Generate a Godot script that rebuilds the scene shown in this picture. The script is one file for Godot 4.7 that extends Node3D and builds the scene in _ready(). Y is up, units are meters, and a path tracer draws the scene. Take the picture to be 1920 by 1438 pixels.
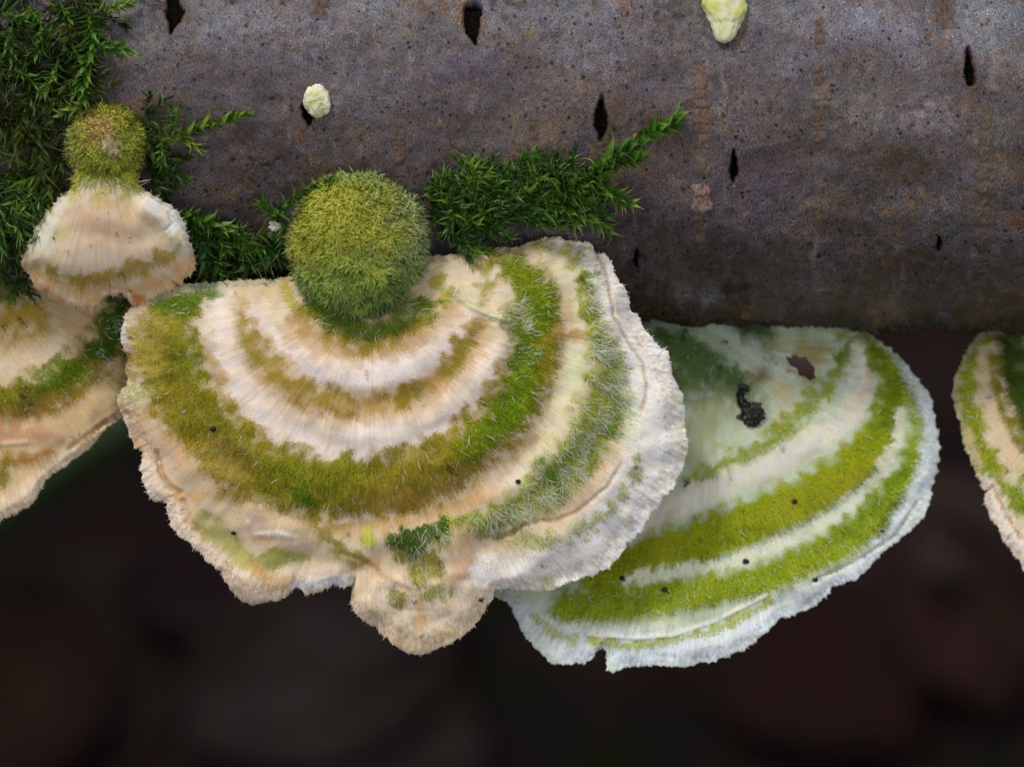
extends Node3D
# Bracket fungi with mossy zones on a fallen branch. All shapes are worked out in the branch's own frame (x along the branch,
# y across it, z out of it towards the viewer); that frame is leaned back by LEAN so that the viewer looks down on the forest floor.
const S := 1.0 / 3200.0      # metres for one drawing unit
const D := 9600.0            # viewing distance in drawing units
const LEAN := 50.0
const BR := 420.0            # branch radius

var tilt := Basis(Vector3.RIGHT, deg_to_rad(-LEAN))
var rng := RandomNumberGenerator.new()
var n_big := FastNoiseLite.new()     # broad
var n_mid := FastNoiseLite.new()     # middling
var n_fine := FastNoiseLite.new()    # grain
var n_fibre := FastNoiseLite.new()
var base := Vector3.ZERO             # base of the thing that is being built, in the branch's frame (metres)
var M := {}

# ---------------------------------------------------------------- scene helpers
func make_noise(n: FastNoiseLite, the_seed: int, freq: float, octaves: int) -> void:
	n.seed = the_seed; n.frequency = freq; n.noise_type = FastNoiseLite.TYPE_SIMPLEX
	n.fractal_type = FastNoiseLite.FRACTAL_FBM if octaves > 1 else FastNoiseLite.FRACTAL_NONE
	n.fractal_octaves = octaves

func vec(x: float, y: float, z: float) -> Vector3:
	return Vector3((x - 960.0) * S, (719.0 - y) * S, z * S)

func spot(x: float, y: float, z: float) -> Vector3:      # a place seen at (x, y) that lies at height z
	var k := (D - z) / D
	return Vector3((x - 960.0) * k * S, (719.0 - y) * k * S, z * S)

func branch_mid(x: float) -> float:
	return 188.0 + (x - 1560.0) * 0.026

func bark_height(x: float, y: float) -> float:           # of the smooth branch, at branch coordinates
	var d := clampf((y - branch_mid(x)) / BR, -0.999, 0.999)
	return -BR + BR * sqrt(1.0 - d * d)

func on_bark(x: float, y: float) -> Vector2:             # branch coordinates of what is seen at (x, y)
	var q := Vector2(x, y)
	for i in 4:
		var k := (D - bark_height(q.x, q.y)) / D
		q = Vector2(960.0 + (x - 960.0) * k, 719.0 + (y - 719.0) * k)
	return q

func perch(x: float, y: float, lift: float) -> Vector3:  # a place above the bark, seen at (x, y)
	var q := on_bark(x, y)
	return spot(x, y, bark_height(q.x, q.y) + lift)

func thing(called: String, label: String, category: String, at: Vector3, group := "") -> Node3D:
	var o := Node3D.new()
	o.name = called
	add_child(o, true)
	o.transform = Transform3D(tilt, tilt * at)
	tag(o, label, category, group)
	base = at
	return o

func tag(o: Node3D, label: String, category := "", group := "", kind := "") -> void:
	if label: o.set_meta("label", label)
	if category: o.set_meta("category", category)
	if group: o.set_meta("group", group)
	if kind: o.set_meta("kind", kind)

func part(called: String, mesh: Mesh, m: Material, parent: Node3D, kind := "") -> MeshInstance3D:
	var o := MeshInstance3D.new()
	o.name = called
	o.mesh = mesh
	o.material_override = m
	parent.add_child(o, true)
	if kind: o.set_meta("kind", kind)
	return o

func solo(called: String, mesh: Mesh, m: Material, at: Vector3) -> MeshInstance3D:    # a thing that is one mesh, built about `at`
	var o := MeshInstance3D.new()
	o.name = called
	o.mesh = mesh
	o.material_override = m
	add_child(o, true)
	o.transform = Transform3D(tilt, tilt * at)
	return o

func arrays(v: PackedVector3Array, n: PackedVector3Array, c: PackedColorArray, ix: PackedInt32Array, uv := PackedVector2Array()) -> ArrayMesh:
	var a := []
	a.resize(Mesh.ARRAY_MAX)
	a[Mesh.ARRAY_VERTEX] = v
	a[Mesh.ARRAY_NORMAL] = n
	if c.size(): a[Mesh.ARRAY_COLOR] = c
	if uv.size(): a[Mesh.ARRAY_TEX_UV] = uv
	a[Mesh.ARRAY_INDEX] = ix
	var m := ArrayMesh.new()
	m.add_surface_from_arrays(Mesh.PRIMITIVE_TRIANGLES, a)
	return m

func grid_index(rows: int, cols: int, wrap: bool, flip: bool) -> PackedInt32Array:
	var ix := PackedInt32Array()
	var cc := cols if wrap else cols - 1
	ix.resize((rows - 1) * cc * 6)
	var k := 0
	for j in rows - 1:
		for i in cc:
			var a := j * cols + i
			var b := j * cols + (i + 1) % cols
			var c := a + cols
			var d := b + cols
			if flip:
				ix[k] = a; ix[k + 1] = c; ix[k + 2] = b; ix[k + 3] = b; ix[k + 4] = c; ix[k + 5] = d
			else:
				ix[k] = a; ix[k + 1] = b; ix[k + 2] = c; ix[k + 3] = b; ix[k + 4] = d; ix[k + 5] = c
			k += 6
	return ix

func grid_normals(v: PackedVector3Array, rows: int, cols: int, wrap: bool, flip: bool) -> PackedVector3Array:
	var n := PackedVector3Array()
	n.resize(v.size())
	for j in rows:
		var ju := mini(j + 1, rows - 1) * cols
		var jd := maxi(j - 1, 0) * cols
		for i in cols:
			var ir := (i + 1) % cols if wrap else mini(i + 1, cols - 1)
			var il := (i + cols - 1) % cols if wrap else maxi(i - 1, 0)
			var du := v[ju + i] - v[jd + i]
			var dr := v[j * cols + ir] - v[j * cols + il]
			var c := du.cross(dr) if not flip else dr.cross(du)
			n[j * cols + i] = c.normalized() if c.length_squared() > 1e-24 else Vector3.BACK
	return n

func lin(hex: String) -> Color:
	return Color(hex).srgb_to_linear()

func smooth(t: float) -> float:
	t = clampf(t, 0.0, 1.0)
	return t * t * (3.0 - 2.0 * t)

# ---------------------------------------------------------------- stains: zones of colour, relief and felt on a surface
class Stains:
	var x0: float
	var y0: float
	var cell: float
	var w: int
	var h: int
	var r := PackedFloat32Array()
	var g := PackedFloat32Array()
	var b := PackedFloat32Array()
	var up := PackedFloat32Array()
	var felt := PackedFloat32Array()
	var pale := PackedFloat32Array()
	var noise: FastNoiseLite
	var blur := 1.45
	var rag := 0.6
	# result of look()
	var col := Color()
	var o_up := 0.0
	var o_felt := 0.0
	var o_pale := 0.0

	func _init(rect: Rect2, size: float, ground: Color, n: FastNoiseLite) -> void:
		x0 = rect.position.x; y0 = rect.position.y; cell = size; noise = n
		w = int(rect.size.x / size) + 2
		h = int(rect.size.y / size) + 2
		for a in [r, g, b, up, felt, pale]:
			a.resize(w * h)
		r.resize(w * h); g.resize(w * h); b.resize(w * h); up.resize(w * h); felt.resize(w * h); pale.resize(w * h)
		r.fill(ground.r); g.fill(ground.g); b.fill(ground.b)

	# pts: x, y, half-width triples
	func stroke(pts: Array, hex: String, soft: float, opacity := 1.0, ragged := 0.5, lift := 0.0, hairy := 0.0, whiteness := 0.0) -> void:
		var c := Color(hex).srgb_to_linear()
		if soft >= 8.0: soft *= blur
		var np := pts.size() / 3
		var px := PackedFloat32Array(pts)
		var lo := Vector2(1e9, 1e9)
		var hi := Vector2(-1e9, -1e9)
		for i in np:
			var p := Vector2(px[i * 3], px[i * 3 + 1])
			var e := Vector2.ONE * (px[i * 3 + 2] * 1.5 + soft)
			lo = lo.min(p - e); hi = hi.max(p + e)
		var i0 := clampi(int((lo.x - x0) / cell), 0, w - 1)
		var i1 := clampi(int((hi.x - x0) / cell) + 1, 0, w - 1)
		var j0 := clampi(int((lo.y - y0) / cell), 0, h - 1)
		var j1 := clampi(int((hi.y - y0) / cell) + 1, 0, h - 1)
		var mw := i1 - i0 + 1
		var mask := PackedFloat32Array()
		mask.resize(mw * (j1 - j0 + 1))
		for s in maxi(np - 1, 1):
			var t := mini(s + 1, np - 1)
			var ax := px[s * 3]; var ay := px[s * 3 + 1]; var aw := px[s * 3 + 2]
			var dx := px[t * 3] - ax; var dy := px[t * 3 + 1] - ay; var dw := px[t * 3 + 2] - aw
			var dd := maxf(dx * dx + dy * dy, 1e-6)
			var reach := maxf(aw, aw + dw) * 1.5 + soft
			var si0 := clampi(int((minf(ax, ax + dx) - reach - x0) / cell), i0, i1)
			var si1 := clampi(int((maxf(ax, ax + dx) + reach - x0) / cell) + 1, i0, i1)
			var sj0 := clampi(int((minf(ay, ay + dy) - reach - y0) / cell), j0, j1)
			var sj1 := clampi(int((maxf(ay, ay + dy) + reach - y0) / cell) + 1, j0, j1)
			for j in range(sj0, sj1 + 1):
				var y := y0 + j * cell
				for i in range(si0, si1 + 1):
					var x := x0 + i * cell
					var u := clampf(((x - ax) * dx + (y - ay) * dy) / dd, 0.0, 1.0)
					var ex := x - ax - u * dx
					var ey := y - ay - u * dy
					var half := aw + u * dw
					var dist := sqrt(ex * ex + ey * ey) - half
					if dist < soft:
						var m := clampf((soft - dist) / (2.0 * soft), 0.0, 1.0)
						var at := (j - j0) * mw + i - i0
						if m > mask[at]:
							mask[at] = m
		for j in range(j0, j1 + 1):
			for i in range(i0, i1 + 1):
				var m := mask[(j - j0) * mw + i - i0]
				if m <= 0.0:
					continue
				var even := m * m * (3.0 - 2.0 * m) * opacity
				if ragged > 0.0:
					m = clampf(m + ragged * rag * noise.get_noise_2d(x0 + i * cell, y0 + j * cell) * 2.0 * (1.0 - absf(2.0 * m - 1.0) * 0.6), 0.0, 1.0)
				m = m * m * (3.0 - 2.0 * m) * opacity
				var at := j * w + i
				r[at] += (c.r - r[at]) * m
				g[at] += (c.g - g[at]) * m
				b[at] += (c.b - b[at]) * m
				up[at] += lift * even
				felt[at] += (hairy - felt[at]) * m
				pale[at] += (whiteness - pale[at]) * m

	func look(x: float, y: float) -> void:
		var fx := clampf((x - x0) / cell, 0.0, w - 1.001)
		var fy := clampf((y - y0) / cell, 0.0, h - 1.001)
		var i := int(fx)
		var j := int(fy)
		fx -= i; fy -= j
		var a := j * w + i
		var wa := (1.0 - fx) * (1.0 - fy)
		var wb := fx * (1.0 - fy)
		var wc := (1.0 - fx) * fy
		var wd := fx * fy
		col.r = r[a] * wa + r[a + 1] * wb + r[a + w] * wc + r[a + w + 1] * wd
		col.g = g[a] * wa + g[a + 1] * wb + g[a + w] * wc + g[a + w + 1] * wd
		col.b = b[a] * wa + b[a + 1] * wb + b[a + w] * wc + b[a + w + 1] * wd
		o_up = up[a] * wa + up[a + 1] * wb + up[a + w] * wc + up[a + w + 1] * wd
		o_felt = felt[a] * wa + felt[a + 1] * wb + felt[a + w] * wc + felt[a + w + 1] * wd
		o_pale = pale[a] * wa + pale[a + 1] * wb + pale[a + w] * wc + pale[a + w + 1] * wd

# ---------------------------------------------------------------- hairs gathered into one felt
class Felt:
	var v := PackedVector3Array()
	var n := PackedVector3Array()
	var c := PackedColorArray()
	var ix := PackedInt32Array()

	func hair(at: Vector3, along: Vector3, bend: Vector3, nor: Vector3, length: float, width: float, root: Color, tip: Color) -> void:
		var side := along.cross(nor)
		if side.length_squared() < 0.01:
			side = along.cross(Vector3(0.31, 0.7, 0.2))
		side = side.normalized() * (width * 0.5)
		var mid := at + along * (length * 0.55) + bend * (length * 0.12)
		var end := at + along * length + bend * (length * 0.42)
		var k := v.size()
		var half := root.lerp(tip, 0.5)
		v.append(at - side); v.append(at + side); v.append(mid - side * 0.85); v.append(mid + side * 0.85); v.append(end)
		for i in 5:
			n.append(nor)
		c.append(root); c.append(root); c.append(half); c.append(half); c.append(tip)
		ix.append(k); ix.append(k + 2); ix.append(k + 1); ix.append(k + 1); ix.append(k + 2); ix.append(k + 3); ix.append(k + 2); ix.append(k + 4); ix.append(k + 3)

	func mesh() -> ArrayMesh:
		var a := []
		a.resize(Mesh.ARRAY_MAX)
		a[Mesh.ARRAY_VERTEX] = v; a[Mesh.ARRAY_NORMAL] = n; a[Mesh.ARRAY_COLOR] = c; a[Mesh.ARRAY_INDEX] = ix
		var m := ArrayMesh.new()
		m.add_surface_from_arrays(Mesh.PRIMITIVE_TRIANGLES, a)
		return m

func _ready() -> void:
	# camera, sky, sun, exposure
	var cam := Camera3D.new()
	cam.name = "camera"
	add_child(cam)
	cam.transform = Transform3D(tilt, tilt * Vector3(0, 0, D * S))
	var lens := CameraAttributesPhysical.new()
	lens.frustum_focal_length = 12.0 / (719.0 / D)
	lens.frustum_focus_distance = (D + 60.0) * S
	lens.frustum_near = 0.05
	lens.frustum_far = 2000.0
	lens.exposure_aperture = 3.6
	cam.attributes = lens
	cam.keep_aspect = Camera3D.KEEP_HEIGHT
	cam.fov = rad_to_deg(2.0 * atan(719.0 / D))
	cam.far = 2000.0
	cam.current = true
	var env := Environment.new()
	env.background_mode = Environment.BG_SKY
	env.tonemap_mode = Environment.TONE_MAPPER_LINEAR
	env.tonemap_exposure = 1.0
	env.sdfgi_enabled = true
	env.ssao_enabled = true
	env.ssil_enabled = true
	var sky := ProceduralSkyMaterial.new()
	sky.sky_top_color = Color(0.885, 0.88, 0.88)
	sky.sky_horizon_color = Color(0.80, 0.80, 0.81)
	sky.sky_curve = 0.3
	sky.ground_bottom_color = Color(0.1, 0.08, 0.06)
	sky.ground_horizon_color = Color(0.25, 0.24, 0.22)
	sky.sky_energy_multiplier = 0.95
	sky.sun_angle_max = 1.0
	env.sky = Sky.new()
	env.sky.sky_material = sky
	var we := WorldEnvironment.new()
	we.name = "surroundings"
	we.environment = env
	add_child(we)
	var sun := DirectionalLight3D.new()
	sun.name = "sun"
	sun.light_color = Color(1.0, 0.97, 0.92)
	sun.light_energy = 0.5
	sun.light_angular_distance = 10.0
	sun.shadow_enabled = true
	add_child(sun)
	var to_sun := tilt * Vector3(-0.35, 0.75, 0.62).normalized()
	sun.look_at_from_position(to_sun * 5.0, Vector3.ZERO, Vector3.FORWARD)
	rng.seed = 20240
	make_noise(n_big, 11, 1.0 / 220.0, 3)
	make_noise(n_mid, 12, 1.0 / 38.0, 3)
	make_noise(n_fine, 13, 1.0 / 5.5, 2)
	make_noise(n_fibre, 14, 0.3, 1)
	make_materials()
	# large things first, then objects, small ones last
	forest_floor()
	build_branch()
	main_cap()
	right_cap()
	left_cap()
	far_right_cap()
	small_cap()
	moss()
	small_things()

# ---------------------------------------------------------------- materials
func matter(rough: float, through := Color.BLACK, spec := 0.5) -> StandardMaterial3D:
	var m := StandardMaterial3D.new()
	m.vertex_color_use_as_albedo = true
	m.roughness = rough
	m.metallic_specular = spec
	m.cull_mode = BaseMaterial3D.CULL_DISABLED
	if through != Color.BLACK:
		m.backlight_enabled = true
		m.backlight = through
	return m

func bark_textures() -> void:     # fine grain of the bark: albedo factor and relief
	var w := 2048
	var h := 1024
	var a := FastNoiseLite.new()
	make_noise(a, 71, 0.30, 2)
	var b := FastNoiseLite.new()
	make_noise(b, 72, 0.035, 3)
	var ia := a.get_image(w, h / 2, false, false, false).get_data()       # stretched along y: grain runs round the branch
	var ib := b.get_image(w, h, false, false, false).get_data()
	var out := PackedByteArray()
	var rel := PackedByteArray()
	out.resize(w * h); rel.resize(w * h)
	var r := RandomNumberGenerator.new()
	r.seed = 5
	for y in h:
		for x in w:
			var k := y * w + x
			var g := (ia[(y >> 1) * w + x] - 128) * 0.4 + (ib[k] - 128) * 0.12
			var v := 160.0 + g + r.randf_range(-13.0, 13.0)
			if g < -36.0: v -= 34.0
			out[k] = clampi(int(v), 20, 235)
			rel[k] = clampi(int(128.0 + g * 0.9), 0, 255)
	for i in 5200:                 # white glints painted into the albedo, raised in the relief
		var k := (r.randi() % h) * w + r.randi() % w
		out[k] = 255; rel[k] = 255
		if i % 3 == 0 and k + w + 1 < w * h: out[k + 1] = 250; out[k + w] = 240
	for i in 26000:                # dark and light specks of crusty lichen and grime
		var x := r.randi() % (w - 4)
		var y := r.randi() % (h - 4)
		var f := r.randf_range(0.55, 0.85) if i % 5 < 3 else r.randf_range(1.1, 1.35)
		var sx := 2 + r.randi() % 2
		for dy in 2 + r.randi() % 3:
			for dx in sx:
				var k := (y + dy) * w + x + dx
				out[k] = clampi(int(out[k] * f), 12, 250)
	for i in 3600:                 # fibres that run round the branch
		var x := r.randi() % (w - 4)
		var y := r.randi() % (h - 24)
		var f := r.randf_range(0.62, 0.85) if i % 3 else r.randf_range(1.12, 1.3)
		for dy in 5 + r.randi() % 14:
			for dx in 1 + i % 2:
				var k := (y + dy) * w + x + dx + (dy >> 3)
				out[k] = clampi(int(out[k] * f), 12, 250)
	for i in 1700:                 # round black fruit bodies and pale crumbs
		var rad := r.randf_range(1.2, 3.4) if i % 4 else r.randf_range(1.0, 2.0)
		var x := 5 + r.randi() % (w - 10)
		var y := 5 + r.randi() % (h - 10)
		var dark := i % 4 != 0
		for dy in range(-4, 5):
			for dx in range(-4, 5):
				if dx * dx + dy * dy <= rad * rad:
					var k := (y + dy) * w + x + dx
					out[k] = int(out[k] * 0.3) if dark else mini(out[k] + 70, 250)
					rel[k] = 190
	for i in 900:                  # pin holes
		var x := r.randi() % (w - 3)
		var y := r.randi() % (h - 4)
		for dy in 1 + r.randi() % 3:
			for dx in 1 + r.randi() % 2:
				out[(y + dy) * w + x + dx] = 18
				rel[(y + dy) * w + x + dx] = 0
	var im := Image.create_from_data(w, h, false, Image.FORMAT_L8, out)
	var m := matter(0.62, Color.BLACK, 0.5)
	m.albedo_texture = ImageTexture.create_from_image(im)
	m.heightmap_enabled = true
	m.heightmap_texture = ImageTexture.create_from_image(Image.create_from_data(w, h, false, Image.FORMAT_L8, rel))
	m.heightmap_scale = 0.018
	M.bark = m

func make_materials() -> void:
	M.flesh = matter(0.8, Color.BLACK, 0.22)
	M.hair = matter(0.7, Color(0.4, 0.4, 0.4), 0.2)
	M.leaf = matter(0.42, Color(0.5, 0.5, 0.5), 0.4)
	M.dark = matter(0.55, Color.BLACK, 0.5)
	M.cork = matter(0.85, Color.BLACK, 0.25)
	M.crumb = matter(0.45, Color.BLACK, 0.5)
	M.earth = matter(0.95, Color.BLACK, 0.2)
	bark_textures()

# ---------------------------------------------------------------- the branch
func bark_stains() -> Stains:
	var s := Stains.new(Rect2(-60, -110, 2060, 740), 3.0, lin("6d6167"), n_mid)
	# broad tones
	s.stroke([-60, -20, 70, 300, 20, 60, 900, 10, 55, 1300, 30, 40, 1960, 20, 55], "8b8a98", 60, 0.8, 0.6)  # bluish sky sheen painted along the upper bark
	s.stroke([200, 60, 40, 260, 110, 30], "8f8a88", 30, 0.7, 0.5)
	s.stroke([1640, 60, 40, 1960, 70, 45], "8e8f9f", 30, 0.7, 0.5)
	s.stroke([300, 200, 60, 600, 240, 60, 1000, 250, 40], "5a4c48", 60, 0.6, 0.7)
	s.stroke([1050, 190, 40, 1250, 230, 60, 1250, 320, 50], "7d6a66", 50, 0.6, 0.6)
	s.stroke([1500, 260, 70, 1800, 330, 70], "5e4c3e", 70, 0.5, 0.8)
	s.stroke([1650, 400, 50, 1900, 400, 60], "62605e", 60, 0.6, 0.6)
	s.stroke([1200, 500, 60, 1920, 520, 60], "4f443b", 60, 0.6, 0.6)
	s.stroke([1150, 575, 40, 1500, 585, 42, 1960, 598, 44], "54432c", 26, 0.8, 0.7)  # brown lower edge, with the shade of the underside painted in
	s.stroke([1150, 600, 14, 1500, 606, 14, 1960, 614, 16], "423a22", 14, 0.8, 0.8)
	s.stroke([700, 250, 24, 900, 290, 30], "71604e", 30, 0.6, 0.8)
	s.stroke([0, 240, 40, 60, 280, 40], "5a3f36", 30, 0.7, 0.6)
	s.stroke([450, 330, 40, 620, 320, 30, 800, 330, 40], "4a3c34", 40, 0.6, 0.6)
	s.stroke([1180, 420, 60, 1300, 480, 50], "4d423d", 50, 0.6, 0.6)
	for i in 190:                     # mottling, rubbed off patches
		var x := rng.randf_range(-40, 1960)
		var y := rng.randf_range(-80, 600)
		var r := rng.randf_range(8, 48)
		s.stroke([x, y, r * 0.5, x + rng.randf_range(-30, 30), y + rng.randf_range(-16, 16), r * 0.4], ["8d8692", "463b3c", "80684e", "6d6462", "55463c", "8a746c", "403a3c", "746a7c", "7c5a44", "6a5a6a"][i % 10], r * 0.75, 0.85, 0.9)
	for q in [[1160, 290, 40, "8c745c"], [1000, 235, 44, "806c5a"], [700, 170, 50, "77727c"], [480, 270, 46, "5b4a42"], [880, 120, 60, "66586a"], [1440, 320, 44, "6b5568"], [1600, 200, 60, "77706f"], [1700, 300, 60, "5d4a3a"], [1560, 380, 40, "857160"], [1480, 100, 50, "6d687a"], [1800, 430, 56, "6f6c6c"], [1350, 480, 50, "4c403c"], [1680, 500, 60, "5c4a40"], [420, 150, 50, "5f5562"], [760, 60, 50, "7a7276"], [1100, 80, 60, "847d88"], [620, 320, 34, "6e5a46"], [1880, 230, 36, "6e665e"], [1230, 130, 40, "5a4e50"]]:
		s.stroke([q[0] - q[2] * 0.6, q[1], q[2] * 0.55, q[0] + q[2] * 0.7, q[1] + 12, q[2] * 0.5], q[3], q[2] * 0.45, 0.92, 0.9)
	for i in 170:                     # streaks round the branch
		var x := rng.randf_range(-40, 1960)
		var y := rng.randf_range(-60, 560)
		var l := rng.randf_range(14, 70)
		s.stroke([x, y, 1.0, x + rng.randf_range(-3, 3), y + l * 0.5, rng.randf_range(1.5, 6.0), x + rng.randf_range(-5, 5), y + l, 1.0], ["3c3230", "8d8488", "54453c", "9a8f8c", "463a38"][i % 5], 5, 0.4, 0.9, -0.8)
	for i in 46:                      # scars and cracks
		var x := rng.randf_range(200, 1940)
		var y := rng.randf_range(-40, 560)
		var l := rng.randf_range(5, 20)
		var flat := i % 2 == 0
		s.stroke([x, y, 0.6, x + (l if flat else 2.0), y + (rng.randf_range(-2, 2) if flat else l), 1.5, x + (l * 1.6 if flat else -1.0), y + (1.0 if flat else l * 1.6), 0.6], "1c1513", 2.4, 0.85, 0.3, -4.0)
		s.stroke([x, y - 4, 0.8, x + (l if flat else 6.0), y + (-4.0 if flat else l), 1.6], "9c918c", 2.6, 0.5, 0.5, 2.0)
	for i in 260:                     # pits
		var x := rng.randf_range(-40, 1960)
		var y := rng.randf_range(-60, 590)
		s.stroke([x, y, rng.randf_range(1.2, 4.2), x + rng.randf_range(-2, 2), y + rng.randf_range(-1, 4), 1.6], "100c0b", 2.4, 0.9, 0.2, -3.0)
	# halos of the splits, and hollows blackened to paint in their shade
	for q in splits():
		var p := on_bark(q[0], q[1])
		var l: float = q[2]
		var w: float = q[3]
		s.stroke([p.x, p.y - l * 0.8, w * 0.6, p.x, p.y, w + 6.0, p.x, p.y + l * 0.9, w * 0.6], q[4], 11, 0.65, 0.8, 4.5)
		var pts := []
		for k in 9:
			var e := split_edges(q, k / 8.0)
			pts.append_array([p.x + (e.x + e.y) * 0.5, p.y + (k / 4.0 - 1.0) * l, maxf((e.y - e.x) * 0.5 + 0.6, 0.4)])
		s.stroke(pts, "17110f", 2.6, 0.95, 0.1, -24.0)
	var pit := on_bark(1375, 548)
	s.stroke([pit.x - 12, pit.y, 12, pit.x + 16, pit.y + 4, 14], "1d1916", 8, 0.85, 0.9, -12.0)
	pit = on_bark(1190, 492)
	s.stroke([pit.x - 8, pit.y, 10, pit.x + 10, pit.y - 8, 6], "1d1917", 7, 0.8, 0.9, -8.0)
	pit = on_bark(1490, 578)
	s.stroke([pit.x, pit.y - 10, 12, pit.x, pit.y + 10, 10], "3a2620", 8, 0.8, 0.9, 3.0)
	return s

func splits() -> Array:               # x, y, half length, half width, colour round it, outline: along, left, right
	var lens := [0.0, -0.02, 0.02, 0.2, -0.4, 0.3, 0.45, -0.9, 0.8, 0.62, -1.0, 0.95, 0.82, -0.5, 0.6, 1.0, -0.02, 0.05]
	return [
		[322, 22, 42, 15, "8a6a52", [0.0, -0.7, 0.6, 0.3, -0.75, 0.8, 0.52, -0.7, 1.4, 0.66, -0.5, 1.0, 0.84, -0.3, 0.15, 1.0, -0.1, -0.05]],
		[887, 47, 36, 16, "8f7562", [0.0, -1.0, -0.85, 0.06, -1.1, 1.25, 0.2, -1.0, 0.8, 0.6, -0.95, 0.7, 0.8, -0.3, 0.4, 1.0, 0.2, 0.25]],
		[578, 222, 17, 12, "856c58", [0.0, -1.0, 0.9, 0.4, -0.7, 0.7, 0.8, -0.1, 0.35, 1.0, 0.1, 0.15]],
		[1127, 222, 43, 12, "7a6450", lens],
		[1818, 120, 34, 8, "7a5138", [0.0, -0.1, 0.05, 0.35, -0.6, 0.4, 0.7, -0.8, 1.1, 0.92, -0.6, 1.2, 1.0, -0.3, 0.9]],
		[1377, 314, 32, 6.5, "5c504a", lens], [1762, 460, 16, 4, "5a4a3c", lens], [1193, 486, 18, 3, "4a403c", lens]]

func split_edges(q: Array, u: float) -> Vector2:
	var o: Array = q[5]
	for k in range(0, o.size() - 3, 3):
		if u <= o[k + 3]:
			var f: float = (u - o[k]) / (o[k + 3] - o[k])
			return Vector2(lerpf(o[k + 1], o[k + 4], f), lerpf(o[k + 2], o[k + 5], f)) * q[3]
	return Vector2(o[-2], o[-1]) * q[3]

func lenticels() -> Array:            # x, top, bottom, half width, colour
	return [
		[601, -40, 33, 17, "513c32"], [750, 226, 262, 11, "55453c"], [749, 262, 306, 13, "5c473a"], [750, 309, 345, 13, "523a30"], [999, 214, 258, 9, "5a483f"], [998, 261, 318, 11, "604b3c"], [1061, 266, 330, 9, "5d4a44"],
		[1316, 122, 165, 13, "77594a"], [1317, 168, 200, 17, "6c5a54"], [1317, 204, 246, 20, "7c6050"], [1316, 250, 326, 18, "6d5d56"], [1315, 346, 396, 22, "9c827a"], [1311, 402, 455, 15, "58423a"],
		[1536, 36, 80, 10, "5f463e"], [1535, 118, 158, 10, "665048"], [1538, 158, 199, 19, "7d6c66"], [1536, 203, 236, 12, "674a3c"], [1537, 238, 264, 12, "6a5046"],
		[1773, -40, 48, 19, "573c34"], [1852, 196, 240, 12, "524c3c"], [1850, 243, 300, 15, "57513f"], [1848, 304, 362, 17, "5f5846"], [1848, 366, 420, 18, "5a543e"], [1842, 430, 460, 9, "6a4838"]]

func bark_lift(x: float, arc: float) -> float:
	return n_big.get_noise_2d(x, arc) * 7.0 + n_mid.get_noise_2d(x * 0.8, arc * 0.8) * 1.1

func bark_at(x: float, y: float, lift: float) -> Vector3:    # branch coordinates
	var my := branch_mid(x)
	var a := asin(clampf((y - my) / BR, -1.0, 1.0))
	lift += bark_lift(x, BR * a)
	return vec(x, my + (BR + lift) * sin(a), -BR + (BR + lift) * cos(a))

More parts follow.
